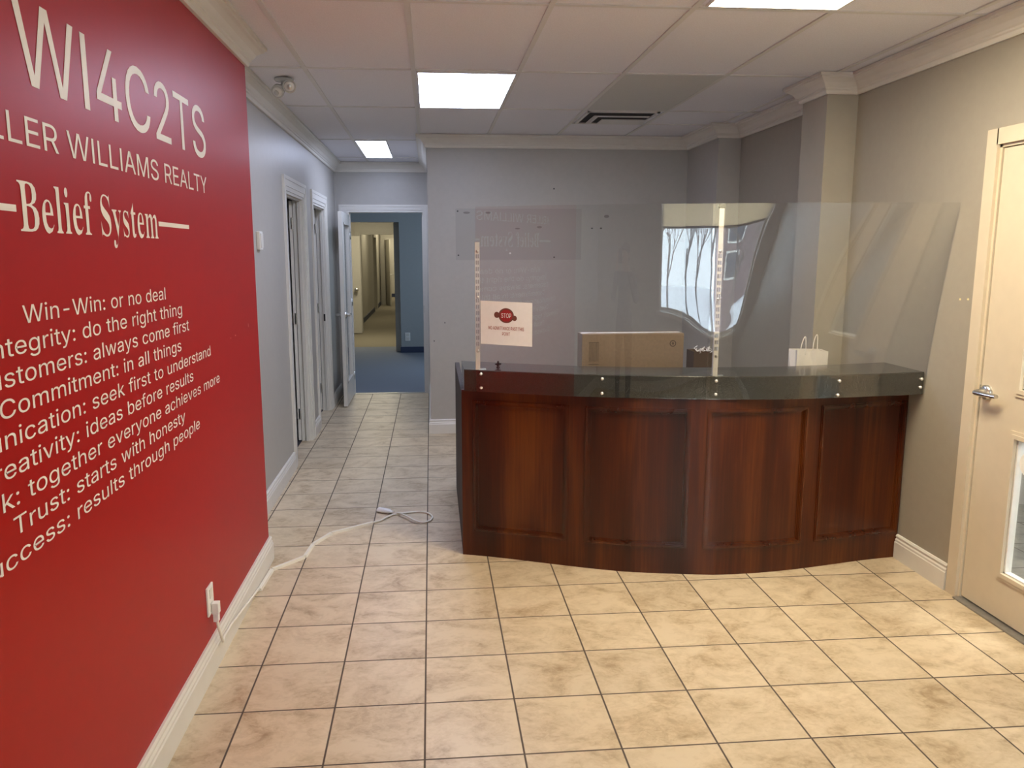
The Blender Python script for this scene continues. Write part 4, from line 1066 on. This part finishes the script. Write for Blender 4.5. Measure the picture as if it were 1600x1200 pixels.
def post(x, z1, label, tape):
    y = Cf2(x) + .035
    t = thing('slotted_post', label, 'post', (x, y, ZK), 'slotted metal posts behind the screens')
    g = MB()
    hw, dp, th = .036, .045, .008
    zz = [ZK]
    k = ZK + .38
    slots = []
    while k + .075 < z1 - .08:
        slots.append((k, k + .062))
        k += .098
    # web cut by a double row of slots
    g.box(x - hw, x - hw * .72, y - .004, y + .004, ZK, z1).box(x + hw * .72, x + hw, y - .004, y + .004, ZK, z1)
    g.box(x - hw * .12, x + hw * .12, y - .004, y + .004, ZK, z1)
    last = ZK
    for (s0, s1) in slots + [(z1, z1)]:
        for sgn in (-1, 1):
            xa, xb = sorted((x + sgn * hw * .12, x + sgn * hw * .72))
            g.box(xa, xb, y - .004, y + .004, last, s0)
        last = s1
    g.box(x - hw, x - hw + th, y, y + dp, ZK, z1).box(x + hw - th, x + hw, y, y + dp, ZK, z1)
    obj('strip', g, 'post', t)
    for zs in (z1 - .14, ZK + .30, ZK + 1.15):
        obj('bolt', MB().lathe((x, y, zs), (0, -1, 0), [(0, .022), (.012, .022), (.018, .012)], 12), 'steel', t, True, 40)
    g = MB().box(x - hw, x + hw, y + .01, y + .018, ZK, ZK + .25).box(x - hw, x + .13, y + .01, y + .09, ZK, ZK + .012)
    obj('foot_bracket', g, 'steel', t)
    return t, y


p1, y1 = post(.86, 5.15, 'short slotted white post beside the paper sign', True)
p2, y2 = post(4.37, 5.14, 'tall slotted white post where the two screens meet', False)
obj('extension', MB().box(4.335, 4.405, y2 - .004, y2 + .01, 5.14, 5.645), 'post', p2)
obj('end_cap', MB().box(4.325, 4.415, y2 - .01, y2 + .03, 5.62, 5.68, .008), 'black', p2)

# paper sign taped to the left screen
SX0, SX1, SZ0, SZ1 = .90, 1.675, 3.565, 4.24


def on_sheet(u, v, off):
    x = (SX0 + SX1) / 2 + u
    z = v - .012 * (u / .39)
    return (x, Sf(x, z, .017 + off), z)


ps = thing('paper_sign', 'white paper sign reading NO ADMITTANCE PAST THIS POINT on the screen', 'sign', (1.29, Sf(1.29, 3.9), 3.57))
vs, fs = [], []
for i in range(9):
    for j in range(3):
        vs.append(on_sheet(-.388 + .776 * i / 8, SZ0 + (SZ1 - SZ0) * j / 2, 0))
        vs.append(on_sheet(-.388 + .776 * i / 8, SZ0 + (SZ1 - SZ0) * j / 2, .003))
q = lambda i, j, k: (i * 3 + j) * 2 + k
for i in range(8):
    for j in range(2):
        for k in (0, 1):
            fs.append((q(i, j, k), q(i + 1, j, k), q(i + 1, j + 1, k), q(i, j + 1, k)))
sheet_o = obj('sheet', MB().add(vs, fs), 'paper', ps)


def blob(cx, cz, pts, off=.006):
    return MB().add([on_sheet(cx + a, cz + b, off) for a, b in pts], [tuple(range(len(pts)))])


oct_ = [(.098 * math.cos(math.pi * (k + .5) / 4), .098 * math.sin(math.pi * (k + .5) / 4)) for k in range(8)]
for wd in text_mesh('NO ADMITTANCE PAST THIS', SANS, .052, .265, lambda u, v, k: on_sheet(u, 3.80 + v, .006 + k)) + text_mesh('POINT', SANS, .052, .058, lambda u, v, k: on_sheet(u, 3.715 + v, .006 + k)):
    obj('word', wd, 'redink', ps)
em = obj('stop_emblem', blob(.0, 4.025, oct_), 'redink', ps)
ring = MB()
ring.add([on_sheet(.116 * math.cos(t), 4.025 + .116 * math.sin(t), .0045) for t in [2 * math.pi * k / 24 for k in range(24)]], [tuple(range(24))])
obj('border', ring, 'brownink', em)
obj('lettering', text_mesh('STOP', SANS, .07, .075, lambda u, v, k: on_sheet(u, 3.99 + v, .009 + k))[0], 'paper', em)
for (cx, cz, r) in ((-.14, 4.03, .042), (.125, 3.99, .036)):
    g = MB()
    g.add([on_sheet(cx + r * math.cos(t), cz + r * 1.15 * math.sin(t), .0055) for t in [2 * math.pi * k / 14 for k in range(14)]], [tuple(range(14))])
    obj('hand', g, 'brownink', em)

# ------------------------------------------------------------------ things behind the counter
def quad_box(x0, x1, y0, y1, z0, z1, t):
    """open-topped paper box walls"""
    return MB().box(x0, x1, y0, y0 + t, z0, z1).box(x0, x1, y1 - t, y1, z0, z1).box(x0, x0 + t, y0 + t, y1 - t, z0, z1).box(x1 - t, x1, y0 + t, y1 - t, z0, z1).box(x0 + t, x1 - t, y0 + t, y1 - t, z0, z0 + t)


ZW = 2.222
bx = thing('cardboard_box', 'large brown cardboard box behind the counter, printed marks on its front', 'box', (3.85, 2.5, ZW))
BX0, BX1, BY0, BY1, BZ1 = 2.90, 4.83, 2.1, 2.55, 3.50
obj('carton', MB().box(BX0, BX1, BY0, BY1, ZW, BZ1, .012), 'card', bx)
obj('tape', MB().box(BX0 + .02, BX1 - .02, BY0 + .18, BY0 + .27, BZ1, BZ1 + .003), 'paper', bx)
g = MB()
y = BY0 - .003
for i in range(7):
    g.box(BX0 + .14 + i * .027, BX0 + .148 + i * .027, y, BY0, 2.99, 3.33)
g.box(BX0 + .13, BX0 + .32, y, BY0, 3.335, 3.345).box(BX0 + .13, BX0 + .32, y, BY0, 2.93, 2.94)
for k in range(4):
    g.box(BX0 + .13, BX0 + .32, y, BY0, 2.80 + k * .03, 2.808 + k * .03)
obj('print', g, 'cardink', bx)
g = MB()
cx, cz = BX0 + 1.72, 3.31
for k in range(20):
    t0, t1 = 2 * math.pi * k / 20, 2 * math.pi * (k + 1) / 20
    for r0, r1 in ((.045, .062), (0.006, .022)):
        g.add([(cx + r * math.cos(t), y, cz + r * math.sin(t)) for t in (t0, t1) for r in (r0, r1)], [(0, 1, 3, 2)])
obj('round_mark', g, 'cardink', bx)
sb = thing('small_carton', 'small dark carton with crumpled packing paper, beside the large cardboard box', 'box', (5.02, 1.75, ZW))
obj('carton', quad_box(4.84, 5.22, 1.55, 1.95, ZW, 3.22, .015), 'cardink', sb)
g = MB()
rr = random.Random(5)
for k in range(16):
    a = Vector((4.88 + rr.random() * .3, 1.58 + rr.random() * .2, 3.17))
    pts = [a]
    for j in range(4):
        pts.append(pts[-1] + Vector((rr.uniform(-.06, .06), rr.uniform(-.05, .05), rr.uniform(.0, .045))))
    g.tube(pts, .007, 5)
obj('packing_paper', g, 'paper', sb)

bg = thing('paper_bag', 'white paper carrier bag with two string handles behind the counter', 'bag', (6.6, .95, ZW))
gx0, gx1, gy0_, gy1_ = 6.41, 6.97, .80, 1.12
g = MB()
t = .006
zt = [3.31, 3.27, 3.265, 3.27, 3.31, 3.29]
g.add([(gx0, gy0_, ZW), (gx1, gy0_, ZW), (gx1, gy0_, 3.29), (gx1 - .25, gy0_ - .01, 3.335), (gx0 + .24, gy0_ + .03, 3.285), (gx0, gy0_, 3.335),
       (gx0, gy1_, ZW), (gx1, gy1_, ZW), (gx1, gy1_, 3.30), (gx0, gy1_, 3.31),
       (gx0 + .05, (gy0_ + gy1_) / 2, 3.30), (gx1 - .05, (gy0_ + gy1_) / 2, 3.30)],
      [(0, 1, 2, 3, 4, 5), (7, 6, 9, 8), (6, 0, 5, 10, 9), (1, 7, 8, 11, 2), (0, 6, 7, 1)])
body = obj('body', g, 'bag', bg)
md = body.modifiers.new('paper', 'SOLIDIFY')
md.thickness = .0015
for (yy, xs) in ((gy0_ + .015, (gx0 + .07, gx0 + .16)), (gy1_ - .02, (gx1 - .13, gx1 - .05))):
    zz = 3.24
    xm = (xs[0] + xs[1]) / 2 + .02
    pts = [(xs[0], yy, zz), (xs[0] + .005, yy, zz + .14), (xm - .03, yy, zz + .26), (xm, yy, zz + .31), (xm + .015, yy, zz + .26), (xs[1], yy, zz + .13), (xs[1], yy, zz)]
    obj('handle', MB().tube(smooth_path(pts), .009, 6), 'bag', bg, True)

kb = thing('star_knob', 'small black four-armed knob on the counter beside the short post', 'knob', (1.20, .42, ZK))
obj('stem', MB().lathe((1.20, .42, ZK), (0, 0, 1), [(0, .03), (.01, .03), (.02, .014), (.04, .014)], 12), 'black', kb, True, 40)
g = MB()
for k in range(4):
    a = math.pi / 2 * k
    g.tube([(1.20, .42, ZK + .055), (1.20 + .05 * math.cos(a), .42, ZK + .055 + .05 * math.sin(a))], [.026, .012], 8)
obj('grip', g, 'black', kb, True)

# ------------------------------------------------------------------ outdoors, seen mirrored in the screens
struct(obj('ground_snow', MB().box(-60, 60, -130, -17.8, -.8, -.5), 'snow'), 'snowy ground outside the window', 'ground')
struct(obj('ground_road', MB().box(-60, 60, -52, -40, -.5, -.45), 'asphalt'), 'road outside the window', 'road')
bd = thing('brick_building', 'red brick building across the snowy road outside', 'building', (20, -105, -.5))
obj('wall', MB().box(11, 47, -112, -100, -.5, 9), 'brick', bd)
for i in range(6):
    for zz in (1.5, 6.2):
        f = obj('window', MB().box(13 + i * 5.8, 15.6 + i * 5.8, -99.95, -99.8, zz, zz + 3.6), 'trim', bd)
        obj('pane', MB().box(13.2 + i * 5.8, 15.4 + i * 5.8, -99.8, -99.7, zz + .3, zz + 3.3), 'winglass', f)


def tree(x, y, h, seed, label):
    r = random.Random(seed)
    g = MB((x, y, -.5))

    def grow(p, d, L, rad, lv):
        q = p + d * L
        g.tube([p, p + d * L * .5 + Vector((r.uniform(-.05, .05) * L, r.uniform(-.05, .05) * L, 0)), q], [rad, rad * .85, rad * .65], 3, cap=False)
        if lv == 0:
            return
        for k in range(3):
            ax = Vector((r.uniform(-1, 1), r.uniform(-1, 1), r.uniform(.1, .9))).normalized()
            grow(p + d * L * r.uniform(.6, 1.0), (d * .75 + ax * .75).normalized(), L * r.uniform(.55, .75), rad * .55, lv - 1)
    grow(Vector((x, y, -.5)), Vector((0, 0, 1)), h * .27, h * .014, 6)
    tag(obj('bare_tree', g, 'bark'), label, 'tree', 'bare trees outside the window')


for i, (x, y, h) in enumerate(((-9, -60, 20), (-5, -70, 24), (-1, -56, 17), (2, -72, 22), (4.5, -60, 18), (8, -76, 26), (11, -58, 17), (15, -66, 20), (19, -78, 24), (24, -62, 19))):
    tree(x, y, h, 10 + i, 'bare leafless tree standing in the snow outside the front window')


# ------------------------------------------------------------------ the photographer, mirrored faintly in the screens
def person_material():
    m, nt, p, _ = nodes('skin_jacket_jeans')
    g = N(nt)
    s = g.sep(g.coords((1, 1, 1)))
    f = g.noise(g.coords((1, 1, 1)), 30, 3)
    coat = g.ramp(f, [(.3, (.018, .018, .021)), (.7, (.028, .028, .032))])
    jean = g.ramp(f, [(.3, (.018, .026, .065)), (.7, (.028, .040, .09))])
    shoe = g.ramp(f, [(.3, (.03, .03, .03)), (.7, (.05, .05, .05))])
    skin = g.ramp(f, [(.3, (.50, .29, .21)), (.7, (.55, .33, .24))])
    c = g.mix(g.math('GREATER_THAN', s[2], .075), shoe, jean)
    c = g.mix(g.math('GREATER_THAN', s[2], .88), c, coat)
    c = g.mix(g.math('GREATER_THAN', s[2], 1.475), c, skin)
    c = g.mix(g.math('GREATER_THAN', s[1], .275), c, skin)
    g.put(p.inputs['Base Color'], c)
    p.inputs['Roughness'].default_value = .7
    return m


M['person'] = person_material()
M['hair'] = plain('dark_brown_hair', (0.03, 0.02, 0.015), 0.6)
PX, PY = .15, -13.35
pr = thing('person', 'person in a dark jacket and blue jeans holding up a phone before the front window', 'person', (PX, PY, 0))
V_, E_ = [], []


def jv(x, y, z, r, parent=None, ry=None):
    V_.append((x, y, z, r, ry or r))
    if parent is not None:
        E_.append((parent, len(V_) - 1))
    return len(V_) - 1


pel = jv(0, 0, .95, .15, None, .11)
wa = jv(0, 0, 1.10, .135, pel, .10)
ch = jv(0, -.005, 1.28, .155, wa, .11)
nb = jv(0, -.01, 1.42, .115, ch, .09)
nk = jv(0, 0, 1.49, .055, nb)
jw = jv(0, .02, 1.565, .066, nk, .078)
fc = jv(0, .012, 1.635, .078, jw, .094)
cr = jv(0, 0, 1.71, .062, fc, .078)
for sx in (-1, 1):
    hp = jv(sx * .09, 0, .90, .095, pel)
    kn = jv(sx * .105, .01, .50, .062, hp)
    cf = jv(sx * .107, -.012, .36, .058, kn)
    an = jv(sx * .11, -.01, .09, .042, cf)
    jv(sx * .12, .09, .045, .045, an)
    jv(sx * .125, .17, .035, .032, len(V_) - 1)
    sh = jv(sx * .185, -.01, 1.40, .072, nb)
    el_ = jv(sx * .25, .07, 1.16, .053, sh)
    wr = jv(sx * .105, .25, 1.53, .032, el_)
    pm = jv(sx * .085, .29, 1.575, .034, wr, .02)
    kn_ = jv(sx * .083, .31, 1.615, .036, pm, .018)
    for k in range(4):
        z0 = 1.60 + .021 * k
        a = jv(sx * .080, .333, z0 + .005, .0095, kn_)
        a = jv(sx * .072, .352, z0 + .006, .009, a)
        jv(sx * (.045 + .004 * abs(k - 1.5)), .356, z0 + .008, .008, a)
    a = jv(sx * .066, .312, 1.585, .012, pm)
    a = jv(sx * .052, .322, 1.612, .0105, a)
    jv(sx * .040, .324, 1.632, .009, a)
bm = bmesh.new()
sk = bm.verts.layers.skin.verify()
bv = []
for i, (x, y, z, r, ry) in enumerate(V_):
    v = bm.verts.new((x, y, z))
    v[sk].radius = (r, ry)
    v[sk].use_root = (i == 0)
    bv.append(v)
for a, c in E_:
    bm.edges.new((bv[a], bv[c]))
me = bpy.data.meshes.new('body')
bm.to_mesh(me)
bm.free()
me.materials.append(M['person'])
bo = bpy.data.objects.new('body', me)
COL.objects.link(bo)
bo.parent = pr
bo['at'] = (PX, PY, 0)
md = bo.modifiers.new('skin', 'SKIN')
md.use_smooth_shade = True
md = bo.modifiers.new('smooth', 'SUBSURF')
md.levels = md.render_levels = 2


def ell(mb, c, r, n=14, m_=9, keep=None):
    c = Vector(c)
    vs = [c + Vector((r[0] * math.sin(math.pi * j / m_) * math.cos(2 * math.pi * i / n), r[1] * math.sin(math.pi * j / m_) * math.sin(2 * math.pi * i / n), r[2] * math.cos(math.pi * j / m_))) for j in range(m_ + 1) for i in range(n)]
    fs = [(j * n + i, j * n + (i + 1) % n, (j + 1) * n + (i + 1) % n, (j + 1) * n + i) for j in range(m_) for i in range(n)]
    return mb.add([v / T + Vector((PX, PY, 0)) for v in vs], fs)


obj('hair', ell(ell(MB(), (0, -.02, 1.695), (.092, .098, .072)), (0, -.05, 1.62), (.08, .06, .09)), 'hair', pr, True)
M['skin'] = plain('face_skin', (.52, .31, .22), .6)
obj('nose', ell(MB(), (0, .118, 1.615), (.014, .020, .024)), 'skin', pr, True)
obj('mouth', ell(MB(), (0, .102, 1.568), (.024, .010, .007)), 'redink', pr, True)
for sx in (-1, 1):
    obj('eye', ell(MB(), (sx * .031, .098, 1.645), (.013, .010, .008)), 'white', pr, True)
    obj('ear', ell(MB(), (sx * .083, .0, 1.63), (.010, .020, .030)), 'skin', pr, True)
ph = obj('phone', MB((.13, -12.24, 4.9)).box(.13 - .115, .13 + .115, -12.265, -12.24, 4.68, 5.12, .008), 'black')
tag(ph, 'black phone held up by the person in the dark jacket', 'phone')
